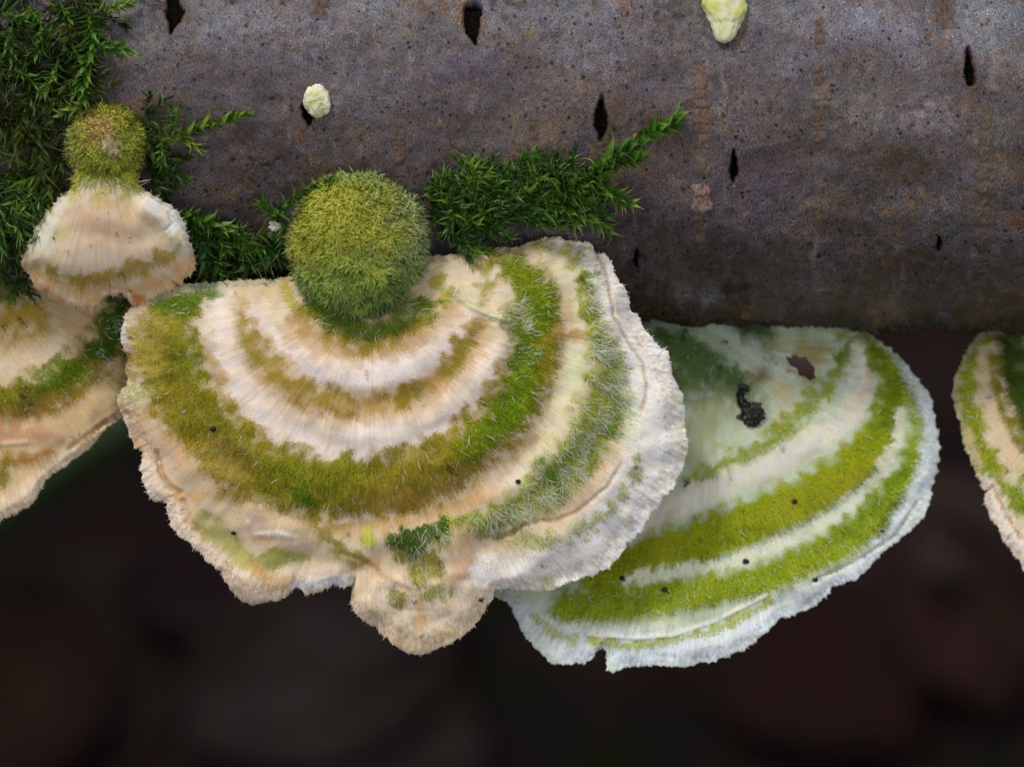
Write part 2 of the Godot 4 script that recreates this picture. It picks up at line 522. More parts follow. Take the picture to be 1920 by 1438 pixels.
func build_branch() -> void:
	var t := thing("fallen_branch", "thick dead branch with grey brown speckled bark across the top", "branch", vec(960, 188, -BR))
	var s := bark_stains()
	var xs := PackedFloat32Array()
	var x := -1500.0
	while x < 3600.0:
		xs.append(x)
		x += 2.7 if x > -50.0 and x < 1975.0 else 40.0
	var angles := PackedFloat32Array()
	var a := -46.0
	while a < 96.0:
		angles.append(a)
		a += 0.36
	while a < 314.0:
		angles.append(a)
		a += 4.0
	angles.append(314.0)
	var rows := angles.size()
	var cols := xs.size()
	var v := PackedVector3Array()
	var c := PackedColorArray()
	var uv := PackedVector2Array()
	v.resize(rows * cols); c.resize(rows * cols); uv.resize(rows * cols)
	for j in rows:
		var an := deg_to_rad(angles[j])
		var sn := sin(an)
		var cs := cos(an)
		var front := angles[j] < 96.0
		var arc := BR * an
		for i in cols:
			var px := xs[i]
			var my := branch_mid(px)
			var py := my + BR * sn
			var nm := n_mid.get_noise_2d(px * 0.8, arc * 0.8)
			var nf := n_fine.get_noise_2d(px * 0.9, arc * 0.45)
			var nb := n_big.get_noise_2d(px, arc)
			var lift := bark_lift(px, arc) + nf * (0.5 + 4.5 * smooth((angles[j] - 62.0) / 25.0)) + nm * 9.0 * smooth((angles[j] - 70.0) / 20.0)
			var col: Color
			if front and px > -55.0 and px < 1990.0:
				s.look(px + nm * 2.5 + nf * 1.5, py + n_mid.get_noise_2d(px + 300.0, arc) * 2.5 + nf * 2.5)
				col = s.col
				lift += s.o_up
			else:
				col = lin("6d6167")
			var n2 := n_mid.get_noise_2d(px * 2.6 + 900.0, arc * 1.7)
			var sh := 1.72 * (1.0 + nm * 0.07 + nf * 0.12 + n2 * 0.04 + nb * 0.24)
			var warm := n_mid.get_noise_2d(px * 0.5 - 400.0, arc * 0.5 + 90.0)
			var at := j * cols + i
			c[at] = Color(col.r * sh * (1.0 + 0.14 * warm), col.g * sh, col.b * sh * (1.0 - 0.16 * warm))
			v[at] = vec(px, my + (BR + lift) * sn, -BR + (BR + lift) * cs) - base
			uv[at] = Vector2(px / 2048.0, arc / 1024.0)
	var n := grid_normals(v, rows, cols, false, false)
	var flip := false
	if n[120 * cols + cols / 2].z < 0.0:
		flip = true
		n = grid_normals(v, rows, cols, false, true)
	part("bark", arrays(v, n, c, grid_index(rows, cols, false, flip), uv), M.bark, t)
	for q in splits():                # sheet inside each split, the hollow's shade painted as near black
		var p := on_bark(q[0], q[1])
		var pv := PackedVector3Array()
		var pc := PackedColorArray()
		for j in 25:
			var u := j / 24.0
			var y: float = p.y + (u * 2.0 - 1.0) * q[2]
			var edges := split_edges(q, u) + Vector2(n_fine.get_noise_2d(y * 0.5, q[0]), n_fine.get_noise_2d(y * 0.35, q[0] + 50.0)) * 2.6
			for i in 9:
				var e := i / 8.0
				pv.append(bark_at(p.x + lerpf(edges.x, edges.y, e), y, -7.0 - 9.0 * sin(PI * e) + 3.0 * n_fine.get_noise_2d(e * 20.0, y * 2.0)) - base)
				pc.append(lin("0d0a09") * (1.0 + n_fine.get_noise_2d(e * 30.0, y)))
		var pn := grid_normals(pv, 25, 9, false, false)
		var pf := pn[12 * 9 + 4].z < 0.0
		if pf: pn = grid_normals(pv, 25, 9, false, true)
		part("bark_split", arrays(pv, pn, pc, grid_index(25, 9, false, pf)), M.cork, t)
	for q in lenticels():             # corky plates of the long lenticels, cracked across
		var top: float = q[1] - 3.0
		var bottom: float = q[2] + 3.0
		var w: float = q[3]
		var pv := PackedVector3Array()
		var pc := PackedColorArray()
		var hh := maxi(10, int((bottom - top) / 2.2))
		var tone := lin(q[4]).lerp(lin("685c58"), 0.2 if q[4] == "9c827a" else 0.55)
		var slant := rng.randf_range(-3, 3)
		var crack := rng.randf_range(0.25, 0.75)
		for j in hh:
			var u := float(j) / (hh - 1)
			for i in 21:
				var e := (i / 20.0 - 0.5) * 2.0
				var p := on_bark(q[0] + slant * u, lerpf(top, bottom, u))
				p.y += 1.2 * n_mid.get_noise_2d((p.x + e * w) * 2.0, top * 3.0) + 1.3 * n_fine.get_noise_2d((p.x + e * w) * 0.6, top)
				var sx := p.x + e * w
				var nz := n_mid.get_noise_2d(sx * 1.9, p.y * 1.2)
				var nf := n_fine.get_noise_2d(sx * 0.9, p.y * 0.5)
				var edge := minf(minf(u, 1.0 - u) * 7.0, (1.0 - absf(e)) * 4.0)
				var gap := absf(u - crack - 0.05 * n_mid.get_noise_2d(sx * 3.0, q[1])) * (bottom - top)
				var lift := -0.9 + 2.2 * smooth(edge) * (0.9 + 0.5 * nz) + nf * 0.7 + 2.0 * pow(u, 4.0)
				if gap < 1.4: lift -= 1.6
				var ww := w * (1.0 + 0.45 * n_mid.get_noise_2d(p.y * 1.3, q[0] + signf(e) * 99.0) + 0.14 * n_fine.get_noise_2d(p.y * 0.7, q[0] + signf(e) * 50.0)) * (0.86 + 0.14 * smooth(minf(u, 1.0 - u) * 5.0))
				pv.append(bark_at(p.x + e * ww, p.y, lift) - base)
				var cc := tone * (1.0 + 0.45 * nf + 0.35 * nz) * (0.5 if gap < 1.4 else 1.0)
				s.look(sx, p.y)
				pc.append(cc.lerp(s.col * 0.58, clampf(1.0 - smooth(edge * 1.1 + nz * 0.7) + (0.3 if nz > 0.3 else 0.0), 0.0, 1.0)))
		var pn := grid_normals(pv, hh, 21, false, false)
		var pf := pn[hh / 2 * 21 + 10].z < 0.0
		if pf: pn = grid_normals(pv, hh, 21, false, true)
		part("lenticel", arrays(pv, pn, pc, grid_index(hh, 21, false, pf)), M.cork, t)

# ---------------------------------------------------------------- the fungi
func main_cap() -> void:
	var outline := [534, 523, 467, 527, 401, 530, 334, 537, 300, 547, 262, 566, 240, 590, 230, 624, 230, 647, 239, 674, 237, 697, 238, 720, 221, 747, 227, 774, 237, 797, 250, 831, 267, 851, 265, 881, 274, 911, 283, 938, 311, 943, 315, 975, 331, 999, 358, 1019, 382, 1046, 414, 1074, 424, 1096, 441, 1118, 460, 1130, 493, 1129, 530, 1121, 541, 1105, 560, 1103, 572, 1116, 608, 1103, 626, 1095, 647, 1102, 664, 1090, 673, 1104, 659, 1124, 660, 1141, 675, 1158, 699, 1174, 723, 1197, 750, 1217, 778, 1227, 806, 1223, 849, 1203, 881, 1181, 901, 1157, 920, 1126, 930, 1107, 963, 1104, 1019, 1107, 1058, 1096, 1106, 1080, 1145, 1062, 1177, 1019, 1205, 991, 1221, 963, 1240, 938, 1266, 908, 1280, 877, 1288, 840, 1284, 790, 1280, 750, 1271, 728, 1261, 700, 1254, 667, 1238, 650, 1222, 638, 1201, 604, 1193, 590, 1178, 580, 1179, 560, 1171, 543, 1154, 517, 1147, 497, 1134, 480, 1116, 478, 1104, 458, 1074, 454, 1041, 447, 1007, 451, 974, 464, 940, 464, 910, 468, 860, 477, 800, 485, 700, 500, 600, 512]
	var s := Stains.new(Rect2(190, 420, 1130, 840), 3.0, lin("e0caab"), n_mid)
	# white right margin, cream left margin
	s.stroke([1040, 455, 20, 1115, 485, 36, 1145, 545, 38, 1180, 620, 48, 1225, 700, 62, 1250, 780, 75, 1250, 870, 80, 1210, 950, 82, 1140, 1030, 80, 1050, 1075, 60, 960, 1085, 45, 900, 1085, 40], "f2eeea", 12, 1.0, 0.4, 0.0, 0.22)
	s.stroke([1235, 800, 34, 1235, 880, 36, 1185, 960, 40, 1120, 1020, 30], "f0efee", 20, 0.8, 0.5)
	s.stroke([236, 800, 18, 262, 880, 26, 300, 950, 28, 350, 1010, 30, 420, 1080, 30, 480, 1110, 26, 560, 1090, 24, 640, 1080, 20], "ecd9c4", 9, 1.0, 0.5, 2.0, 0.22)
	s.stroke([548, 1098, 10, 610, 1094, 12, 650, 1092, 12], "f0eff4", 6, 0.9, 0.4)
	s.stroke([236, 830, 8, 262, 900, 8, 290, 940, 9, 320, 985, 9], "f1e6da", 6, 0.8, 0.5)
	# inner field
	s.stroke([560, 640, 110, 690, 670, 130, 830, 640, 120], "dcbd95", 30, 1.0, 0.3, 6.0)
	s.stroke([840, 520, 40, 920, 530, 46, 940, 600, 30], "e8d9bd", 24, 1.0, 0.4)
	s.stroke([560, 560, 24, 500, 600, 30], "e8d6b8", 20, 0.9, 0.4)
	s.stroke([480, 585, 14, 530, 655, 20, 600, 700, 24, 690, 715, 26, 780, 690, 26, 845, 640, 22, 890, 590, 16], "f4e6de", 14, 1.0, 0.4, 4.0)
	s.stroke([690, 700, 20, 760, 690, 18], "fbf1ee", 14, 0.8, 0.4)
	s.stroke([450, 585, 12, 468, 640, 20, 520, 705, 26, 580, 748, 22, 650, 764, 20, 720, 762, 18, 785, 738, 16, 840, 700, 20, 875, 645, 22, 900, 605, 14], "b58f4c", 15, 0.85, 0.7, -2.0, 0.15)
	s.stroke([446, 580, 8, 465, 650, 16, 500, 680, 18], "8d8a2a", 12, 0.8, 0.8, 0.0, 0.3)
	s.stroke([530, 715, 16, 600, 752, 16, 650, 764, 14], "93842c", 14, 0.7, 0.9, 0.0, 0.25)
	s.stroke([740, 748, 14, 785, 738, 16], "8e7f24", 12, 0.85, 0.9, 0.0, 0.25)
	s.stroke([848, 690, 16, 868, 655, 18, 895, 625, 8], "837c22", 10, 0.8, 1.0, 0.0, 0.3)
	s.stroke([905, 500, 10, 912, 530, 14, 905, 560, 8], "98902c", 8, 0.8, 1.0, 0.0, 0.3)
	s.stroke([408, 560, 26, 412, 650, 30, 450, 735, 30, 510, 795, 30, 580, 825, 30, 660, 836, 32, 740, 834, 30, 815, 805, 28, 875, 750, 28, 920, 690, 26, 940, 650, 14], "f3e4da", 15, 1.0, 0.4, 4.0)
	s.stroke([690, 805, 14, 780, 800, 12], "fdf0ec", 14, 0.8, 0.4)
	# brown seams either side of the broad green band
	s.stroke([388, 640, 12, 420, 750, 14, 490, 830, 14, 580, 868, 14, 690, 874, 14, 800, 848, 14, 880, 790, 14, 940, 700, 12], "bd9a5c", 10, 0.75, 0.7)
	s.stroke([300, 760, 22, 340, 830, 20, 400, 900, 18, 470, 955, 18, 560, 985, 18, 660, 990, 18, 760, 978, 22, 870, 945, 22, 950, 890, 22, 1020, 815, 20, 1066, 735, 14], "cfa972", 16, 0.85, 0.6)
	# broad green band
	s.stroke([330, 580, 48, 305, 660, 58, 330, 730, 60, 385, 800, 58, 450, 862, 60, 530, 902, 60, 620, 914, 58, 720, 910, 56, 800, 886, 52, 870, 848, 48, 930, 795, 46, 970, 745, 48, 1000, 690, 50, 1012, 630, 48, 1006, 570, 42, 980, 520, 34, 945, 488, 22, 915, 474, 10], "8f8424", 18, 1.0, 0.55, 4.0, 0.75, 0.06)
	s.stroke([262, 640, 20, 275, 700, 18, 300, 610, 26], "b7a650", 18, 0.8, 0.6, 0.0, 0.5)
	s.stroke([310, 570, 20, 350, 566, 24, 400, 545, 14], "5a7a1c", 12, 0.9, 0.5, 2.0, 1.0, 0.1)
	s.stroke([340, 640, 26, 360, 690, 26], "7c8420", 18, 0.8, 0.7, 0.0, 0.8)
	s.stroke([400, 790, 30, 430, 810, 26], "6f7420", 18, 0.7, 0.8, 0.0, 0.8)
	s.stroke([410, 850, 30, 450, 880, 22], "a48c48", 20, 0.7, 0.8, 0.0, 0.5)
	s.stroke([520, 880, 34, 600, 895, 34, 660, 890, 28], "828a22", 20, 0.8, 0.7, 0.0, 1.0)
	s.stroke([560, 925, 18, 580, 938, 16], "56761a", 10, 0.9, 0.8, 0.0, 1.0)
	s.stroke([780, 930, 20, 850, 900, 24, 880, 870, 14], "8f7636", 16, 0.8, 0.8, 0.0, 0.4)
	s.stroke([700, 940, 24, 770, 930, 20], "9a8038", 16, 0.7, 0.7, 0.0, 0.4)
	s.stroke([880, 835, 26, 940, 785, 34, 980, 725, 36, 1006, 650, 40, 1012, 575, 36, 985, 520, 28, 950, 488, 16], "7e911c", 16, 0.95, 0.5, 3.0, 1.1, 0.12)
	s.stroke([925, 800, 20, 955, 770, 24, 970, 735, 18], "607c18", 14, 0.9, 0.6, 0.0, 1.1)
	s.stroke([962, 600, 16, 985, 625, 22, 975, 680, 18], "5e801e", 14, 0.85, 0.6, 0.0, 1.2, 0.3)
	s.stroke([1030, 690, 16, 1030, 640, 18, 1045, 620, 12], "98882a", 12, 0.8, 0.7, 0.0, 0.7)
	s.stroke([1000, 560, 10, 1020, 600, 10], "4f7418", 8, 0.7, 0.8, 0.0, 1.0)
	# pale ground beyond it
	s.stroke([1040, 480, 14, 1072, 530, 16, 1080, 590, 16, 1074, 690, 20, 1062, 760, 24, 1020, 840, 22, 960, 905, 18], "ece3c2", 12, 0.95, 0.5, -2.0)
	s.stroke([1070, 570, 8, 1072, 620, 10], "d8b98e", 8, 0.7, 0.5)
	s.stroke([1050, 630, 12, 1090, 628, 16], "ac8650", 10, 0.85, 0.6, 3.0)
	s.stroke([1080, 670, 16, 1082, 720, 16], "e3eac0", 12, 0.8, 0.4)
	s.stroke([930, 905, 18, 990, 880, 16], "efdccb", 14, 0.8, 0.5)
	# second, shaggy band
	s.stroke([1075, 480, 10, 1100, 525, 15, 1100, 585, 16, 1122, 640, 20, 1140, 695, 34, 1132, 750, 42, 1112, 800, 42, 1080, 850, 40, 1040, 900, 38, 990, 940, 36, 935, 975, 24, 880, 988, 22, 820, 1000, 22], "9aa840", 14, 0.95, 0.7, 3.0, 1.1, 0.85)
	s.stroke([1160, 770, 22, 1150, 805, 16], "6c9018", 12, 0.9, 0.6, 0.0, 1.1, 0.1)
	s.stroke([1118, 640, 10, 1138, 670, 10], "587a24", 8, 0.85, 0.6, 0.0, 1.1, 0.5)
	s.stroke([1032, 880, 18, 1045, 905, 14], "5f8420", 12, 0.85, 0.7, 0.0, 1.2, 0.4)
	s.stroke([1096, 522, 9, 1110, 515, 9], "6c7f1a", 8, 0.8, 0.8, 0.0, 0.9)
	s.stroke([1064, 478, 12, 1072, 490, 10], "b4ae52", 8, 0.8, 0.6, 0.0, 0.6)
	s.stroke([1030, 465, 10, 1000, 463, 10], "a8ac4a", 8, 0.8, 0.8, 0.0, 0.6, 0.3)
	s.stroke([1165, 720, 16, 1185, 760, 14, 1180, 820, 12], "dde6c4", 14, 0.7, 0.8, 0.0, 0.4, 0.6)
	s.stroke([1000, 965, 12, 940, 990, 10], "d2d6aa", 10, 0.6, 0.9, 0.0, 0.8, 0.8)
	for q in [[1132, 672, 1158, 705], [1120, 705, 1140, 735], [1090, 765, 1112, 792], [1072, 812, 1094, 836], [1040, 868, 1056, 892], [1012, 935, 1030, 920], [960, 978, 980, 962], [975, 590, 990, 612], [965, 575, 990, 580], [1112, 640, 1130, 668], [905, 995, 925, 985]]:
		s.stroke([q[0], q[1], 8, q[2], q[3], 8], "a9b46c", 7, 0.7, 0.6, 1.0, 1.25, 2.4)
	# third, broken line of tufts
	s.stroke([1192, 860, 8, 1190, 900, 10, 1165, 935, 8, 1130, 970, 9, 1100, 992, 13, 1040, 1012, 12, 980, 1016, 14, 920, 1008, 9], "a4ae66", 8, 0.75, 1.2, 1.0, 0.8, 0.4)
	s.stroke([1274, 745, 6, 1280, 800, 6, 1283, 860, 6], "cfd8a0", 6, 0.6, 1.2, 0.0, 0.3)
	s.stroke([1015, 1092, 8, 1025, 1094, 8], "c4c47c", 8, 0.7, 0.8, 0.0, 0.4)
	# seams
	var l := Stains.new(Rect2(190, 420, 1130, 840), 2.0, lin("b08555"), n_mid)
	l.stroke([1062, 458, 1, 1110, 466, 1.5, 1130, 495, 2.5, 1142, 540, 2.5, 1150, 590, 2.5, 1176, 640, 2, 1205, 682, 2, 1213, 720, 2.5, 1209, 755, 2.5, 1200, 782, 1], "bf9a6c", 3, 0.7, 0.2, -6.0, 1.0)
	l.stroke([1165, 870, 1.5, 1140, 912, 2.5, 1110, 938, 2.5, 1080, 962, 3, 1040, 977, 4, 1010, 977, 2, 985, 982, 3, 960, 1000, 4, 930, 1009, 4, 895, 1006, 2], "d0b08e", 4, 0.6, 0.3, -7.0, 1.0)
	l.stroke([985, 982, 4, 955, 1003, 6, 925, 1009, 4], "ae8660", 3, 0.45, 0.3, -3.0, 1.0)
	l.stroke([238, 775, 4, 250, 825, 7, 262, 856, 6], "c09258", 7, 0.65, 0.6, -5.0, 1.0)
	l.stroke([292, 848, 5, 302, 890, 5, 314, 912, 6, 336, 924, 5], "ae7f50", 4, 0.65, 0.4, -9.0, 1.0)
	s.stroke([336, 926, 8, 370, 930, 10], "d9a46a", 8, 0.7, 0.6)
	l.stroke([343, 942, 4, 354, 978, 6, 382, 1002, 6], "c29055", 6, 0.65, 0.6, -6.0, 1.0)
	s.stroke([260, 800, 14, 320, 850, 16, 350, 880, 12], "dcb898", 12, 0.8, 0.6, 3.0)
	l.stroke([640, 1038, 3, 690, 1056, 4, 720, 1082, 5, 750, 1102, 5, 768, 1107, 2], "b38a62", 6, 0.4, 0.3, -9.0, 1.0)
	s.stroke([702, 1062, 10, 730, 1090, 10], "d5a985", 8, 0.8, 0.5, 3.0)
	s.stroke([840, 545, 3, 880, 572, 5, 920, 592, 5, 955, 600, 4], "d6e0ae", 5, 0.9, 0.4, 7.0, 0.4, 0.5)
	l.stroke([688, 695, 3, 690, 712, 2], "b07c50", 3, 0.7, 0.3, 0.0, 1.0)
	s.blur = 0.85
	s.rag = 1.0
	# low green washes in the lower margin
	s.stroke([385, 985, 20, 428, 1020, 24, 452, 1052, 22], "b0ae66", 14, 0.85, 0.7, -5.0, 0.15)
	s.stroke([498, 1056, 24, 545, 1046, 16, 572, 1040, 12], "949c3c", 14, 0.85, 0.9, -4.0, 0.3)
	s.stroke([480, 1075, 16, 530, 1090, 14], "cfa678", 14, 0.7, 0.6)
	s.stroke([600, 1002, 16, 640, 1030, 18, 668, 1050, 14], "948e3e", 12, 0.85, 0.7, 3.0, 0.25)
	s.stroke([690, 1000, 9, 692, 1022, 10], "bac456", 8, 0.85, 0.6, 3.0, 0.3)
	s.stroke([470, 970, 20, 540, 1000, 24, 600, 1030, 14], "e9d2b6", 16, 0.8, 0.6, 3.0)
	s.stroke([465, 980, 4, 478, 1004, 5, 525, 1002, 6, 550, 1008, 4], "f2ebe6", 5, 0.8, 0.9, 3.0, 0.5, 0.9)
	s.stroke([500, 1020, 10, 470, 1010, 8], "d0a280", 8, 0.6, 0.6)
	# lower lobe
	s.stroke([690, 1150, 34, 740, 1180, 40, 790, 1190, 44, 850, 1170, 40, 895, 1130, 34, 720, 1110, 30], "ead8c0", 12, 0.95, 0.4, 5.0, 0.3)
	s.stroke([870, 1010, 20, 868, 1060, 18, 850, 1080, 14], "dcb899", 14, 0.85, 0.6, 4.0)
	s.stroke([770, 1030, 34, 800, 1062, 34, 790, 1080, 26], "969240", 16, 0.9, 0.7, 0.0, 0.8, 0.15)
	s.stroke([742, 1010, 12, 768, 1012, 24, 800, 998, 18, 826, 984, 12], "46681e", 9, 0.95, 0.8, 3.0, 1.6, 0.25)
	s.stroke([735, 1108, 12, 752, 1135, 9], "98963e", 9, 0.8, 0.9, 0.0, 0.8, 0.4)
	s.stroke([805, 1112, 14, 832, 1112, 12], "a6a850", 10, 0.8, 0.9, 0.0, 0.8, 0.3)
	s.stroke([786, 1125, 7, 786, 1180, 9], "cfa577", 8, 0.7, 0.7)
	s.stroke([690, 1170, 10, 750, 1208, 10, 790, 1215, 10, 850, 1192, 10], "d6c09c", 8, 0.6, 0.7)
	# left tip
	s.stroke([236, 725, 10, 262, 745, 14], "c6ca94", 8, 0.8, 0.7, 2.0, 0.6, 0.8)
	s.stroke([238, 660, 5, 240, 690, 6], "8a6a40", 5, 0.7, 0.6)
	s.stroke([232, 600, 5, 231, 640, 6], "e6ebea", 4, 0.9, 0.3)
	s.stroke([262, 560, 12, 300, 548, 12, 350, 537, 10, 400, 530, 8, 520, 525, 6], "b4b89a", 9, 0.85, 0.5, 0.0, 0.6, 0.5)
	# round the knob
	s.stroke([820, 520, 14, 838, 560, 14], "b0a838", 12, 0.85, 0.9, 0.0, 0.4)
	s.stroke([805, 575, 20, 790, 600, 14], "6f8220", 10, 0.9, 0.8, 0.0, 0.9)
	s.stroke([540, 545, 12, 555, 575, 12], "b2aa44", 12, 0.8, 0.7, 0.0, 0.4)
	s.stroke([560, 600, 16, 600, 630, 16, 660, 655, 14, 730, 652, 14, 785, 625, 14], "b08f56", 14, 0.7, 0.8)
	s.stroke([580, 575, 20, 620, 608, 24, 680, 636, 26, 740, 622, 22, 775, 600, 16], "8f8228", 14, 0.9, 0.8, 0.0, 0.5)
	s.stroke([585, 560, 14, 620, 598, 18, 680, 618, 18, 740, 604, 18, 785, 570, 18], "5f7a26", 10, 0.9, 0.7, 3.0, 1.4, 0.1)
	# dirt
	for q in [[398, 803, 5], [410, 797, 3], [378, 792, 4], [246, 632, 4], [443, 552, 4], [500, 533, 4], [972, 904, 4], [940, 837, 3], [924, 700, 3], [650, 1000, 3], [437, 998, 5], [340, 953, 4], [905, 1125, 5], [790, 1193, 4], [1016, 1063, 3], [1025, 1060, 2], [1093, 525, 6], [1192, 875, 5], [1185, 905, 5], [845, 880, 7], [855, 888, 4], [948, 595, 4], [960, 690, 4], [1003, 690, 3], [776, 1128, 6]]:
		s.stroke([q[0], q[1], q[2] * 0.6, q[0] + 2, q[1] + 2, q[2] * 0.5], "1c140c", 2.5, 0.9, 0.2, 1.5)
	var t := thing("bracket_fungus", "largest bracket fungus, cream and olive banded cap with a lobe at the bottom", "fungus", spot(690, 560, -140))
	build_cap(t, {"called": "main", "outline": outline, "mid": Vector2(700, 700), "ring": Vector2(690, 560), "z": -85.0, "dome": 60.0, "cols": 1500, "rows": 175, "jag": 4.0, "thick": 15.0, "density": 0.085, "hair": 10.5, "fringe": 2.8, "wave": 13.0, "lean": Vector2(-0.02, -0.08), "seams": l}, s)
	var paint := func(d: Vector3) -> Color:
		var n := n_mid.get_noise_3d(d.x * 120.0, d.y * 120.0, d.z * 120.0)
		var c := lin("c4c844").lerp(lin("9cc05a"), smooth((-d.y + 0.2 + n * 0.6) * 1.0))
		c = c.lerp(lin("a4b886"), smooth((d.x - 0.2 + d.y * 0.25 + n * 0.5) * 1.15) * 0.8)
		c = c.lerp(lin("668a3c"), smooth((d.x * 0.7 - d.y * 0.9 - 0.75 + n * 0.3) * 2.2))  # lower right of the knob painted darker, as its shaded side
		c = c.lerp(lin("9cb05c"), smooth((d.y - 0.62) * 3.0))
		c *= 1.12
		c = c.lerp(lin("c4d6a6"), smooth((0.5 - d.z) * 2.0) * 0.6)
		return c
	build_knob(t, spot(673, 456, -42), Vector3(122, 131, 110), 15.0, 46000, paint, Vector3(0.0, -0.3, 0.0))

func right_cap() -> void:
	var outline := [1215, 590, 1300, 570, 1450, 562, 1560, 570, 1605, 596, 1622, 614, 1644, 634, 1677, 657, 1697, 677, 1714, 697, 1727, 717, 1747, 744, 1752, 770, 1760, 814, 1762, 847, 1757, 881, 1747, 911, 1740, 947, 1722, 975, 1700, 998, 1662, 1024, 1636, 1048, 1605, 1080, 1580, 1090, 1557, 1098, 1550, 1110, 1517, 1137, 1454, 1157, 1438, 1173, 1399, 1205, 1347, 1228, 1288, 1240, 1248, 1242, 1205, 1240, 1161, 1250, 1138, 1250, 1134, 1214, 1119, 1211, 1106, 1230, 1070, 1238, 1035, 1236, 1007, 1209, 983, 1181, 967, 1149, 955, 1126, 928, 1116, 900, 1080, 940, 1000, 1020, 900, 1100, 760, 1160, 660]
	var s := Stains.new(Rect2(880, 530, 910, 740), 3.0, lin("c6d2ba"), n_mid)
	s.stroke([1590, 600, 10, 1650, 645, 14, 1705, 700, 18, 1738, 770, 20, 1742, 850, 22, 1722, 930, 24, 1670, 1000, 26, 1590, 1070, 26, 1510, 1120, 28, 1420, 1165, 30, 1340, 1205, 34, 1240, 1215, 34, 1150, 1215, 36, 1060, 1205, 36, 1000, 1170, 24, 960, 1130, 14], "dfe9f0", 14, 1.0, 0.4, 0.0, 0.25, 0.6)
	# inner field
	s.stroke([1100, 860, 90, 1160, 740, 80, 1230, 680, 50], "74865c", 40, 0.95, 0.5)  # shadow of the branch painted into the grey green upper left
	s.stroke([1240, 620, 24, 1300, 660, 46, 1350, 705, 44, 1400, 730, 26], "50703a", 20, 0.95, 0.6, 0.0, 0.9, 0.25)
	s.stroke([1255, 720, 50, 1290, 700, 36], "6c8a48", 24, 0.8, 0.6, 0.0, 0.8)
	s.stroke([1320, 590, 14, 1372, 622, 18, 1430, 660, 20, 1470, 690, 14], "c3d2be", 10, 1.0, 0.4, 8.0)
	s.stroke([1225, 598, 12, 1290, 600, 10, 1340, 640, 7, 1400, 680, 6], "b9cab4", 8, 0.9, 0.5, 4.0, 0.8, 0.8)
	s.stroke([1400, 605, 26, 1450, 630, 20], "48662a", 14, 0.9, 0.5, 0.0, 0.9)
	s.stroke([1480, 640, 24, 1540, 645, 26, 1530, 700, 20], "b4ba92", 18, 0.9, 0.7)
	s.stroke([1320, 780, 40, 1350, 760, 30, 1300, 850, 40], "a6ac84", 24, 0.75, 0.6)
	s.stroke([1440, 730, 14, 1480, 745, 22, 1460, 790, 20], "c9c3a0", 12, 0.9, 0.5)
	s.stroke([1410, 705, 12, 1440, 700, 8], "8c7230", 8, 0.7, 0.6)
	s.stroke([1425, 730, 10, 1440, 780, 12, 1450, 830, 8], "98a888", 10, 0.8, 0.5)
	s.stroke([1470, 668, 4, 1520, 650, 10, 1560, 680, 10], "9c8a52", 10, 0.6, 0.8)
	s.stroke([1462, 660, 5, 1480, 664, 5], "d6dccb", 4, 0.9, 0.5, 5.0)
	s.stroke([1480, 690, 3, 1505, 708, 3, 1528, 716, 3], "8a7048", 4, 0.7, 0.6, -2.0)
	# zones
	s.stroke([1594, 622, 12, 1580, 680, 15, 1545, 735, 16, 1490, 785, 18, 1420, 845, 18, 1340, 885, 18, 1295, 905, 12], "8c9a30", 10, 0.9, 0.9, 2.0, 0.7, 0.15)
	s.stroke([1600, 640, 10, 1580, 670, 10], "5d7c2a", 8, 0.8, 0.9, 0.0, 0.8)
	s.stroke([1622, 650, 16, 1632, 700, 20, 1600, 770, 22, 1540, 822, 20, 1450, 872, 22, 1350, 915, 22, 1280, 940, 24, 1200, 975, 24], "e4e2d6", 10, 1.0, 0.5, 3.0)
	s.stroke([1625, 650, 8, 1640, 700, 6, 1610, 765, 5], "d6bfa0", 6, 0.6, 0.5)
	s.stroke([1618, 618, 8, 1664, 680, 24, 1682, 740, 32, 1656, 815, 40, 1590, 885, 42, 1500, 938, 42, 1390, 985, 44, 1280, 1025, 46, 1210, 1050, 46, 1120, 1080, 40], "8b9818", 12, 1.0, 0.35, 4.0, 0.8, 0.08)
	s.stroke([1640, 660, 10, 1676, 730, 18, 1660, 790, 20], "6a821e", 12, 0.85, 0.7, 0.0, 1.0)
	s.stroke([1620, 880, 20, 1540, 940, 18, 1440, 980, 18, 1560, 900, 12], "9c9a28", 14, 0.5, 0.8, 0.0, 0.5)
	s.stroke([1250, 990, 22, 1230, 1040, 20], "98922a", 14, 0.3, 0.7)
	s.stroke([1690, 770, 10, 1684, 830, 12, 1645, 895, 12, 1570, 960, 12, 1480, 1010, 13, 1380, 1050, 14, 1280, 1070, 15, 1180, 1085, 16], "dfe2cf", 7, 0.9, 0.7, -2.0, 0.25, 0.4)
	s.stroke([1708, 745, 6, 1722, 800, 10, 1712, 850, 16, 1684, 905, 22, 1630, 975, 30, 1560, 1025, 32, 1480, 1062, 30, 1390, 1092, 28, 1290, 1110, 30, 1170, 1128, 34, 1060, 1135, 28], "889a20", 9, 1.0, 0.4, 3.0, 0.9, 0.2)
	s.stroke([1700, 850, 8, 1660, 930, 12, 1580, 1000, 14], "6c8620", 12, 0.8, 0.8, 0.0, 1.0)
	s.stroke([1070, 1130, 16, 1150, 1120, 14], "7a8f22", 12, 0.8, 0.8, 0.0, 1.0)
	s.stroke([1000, 1150, 7, 1040, 1185, 9, 1075, 1196, 8], "aab468", 7, 0.8, 0.9, 1.0, 0.7, 0.3)
	s.stroke([1108, 1196, 7, 1190, 1206, 9, 1262, 1196, 8, 1270, 1190, 6, 1330, 1178, 8, 1400, 1148, 8, 1438, 1122, 7], "a9b55e", 6, 0.9, 0.9, 1.0, 0.7, 0.3)
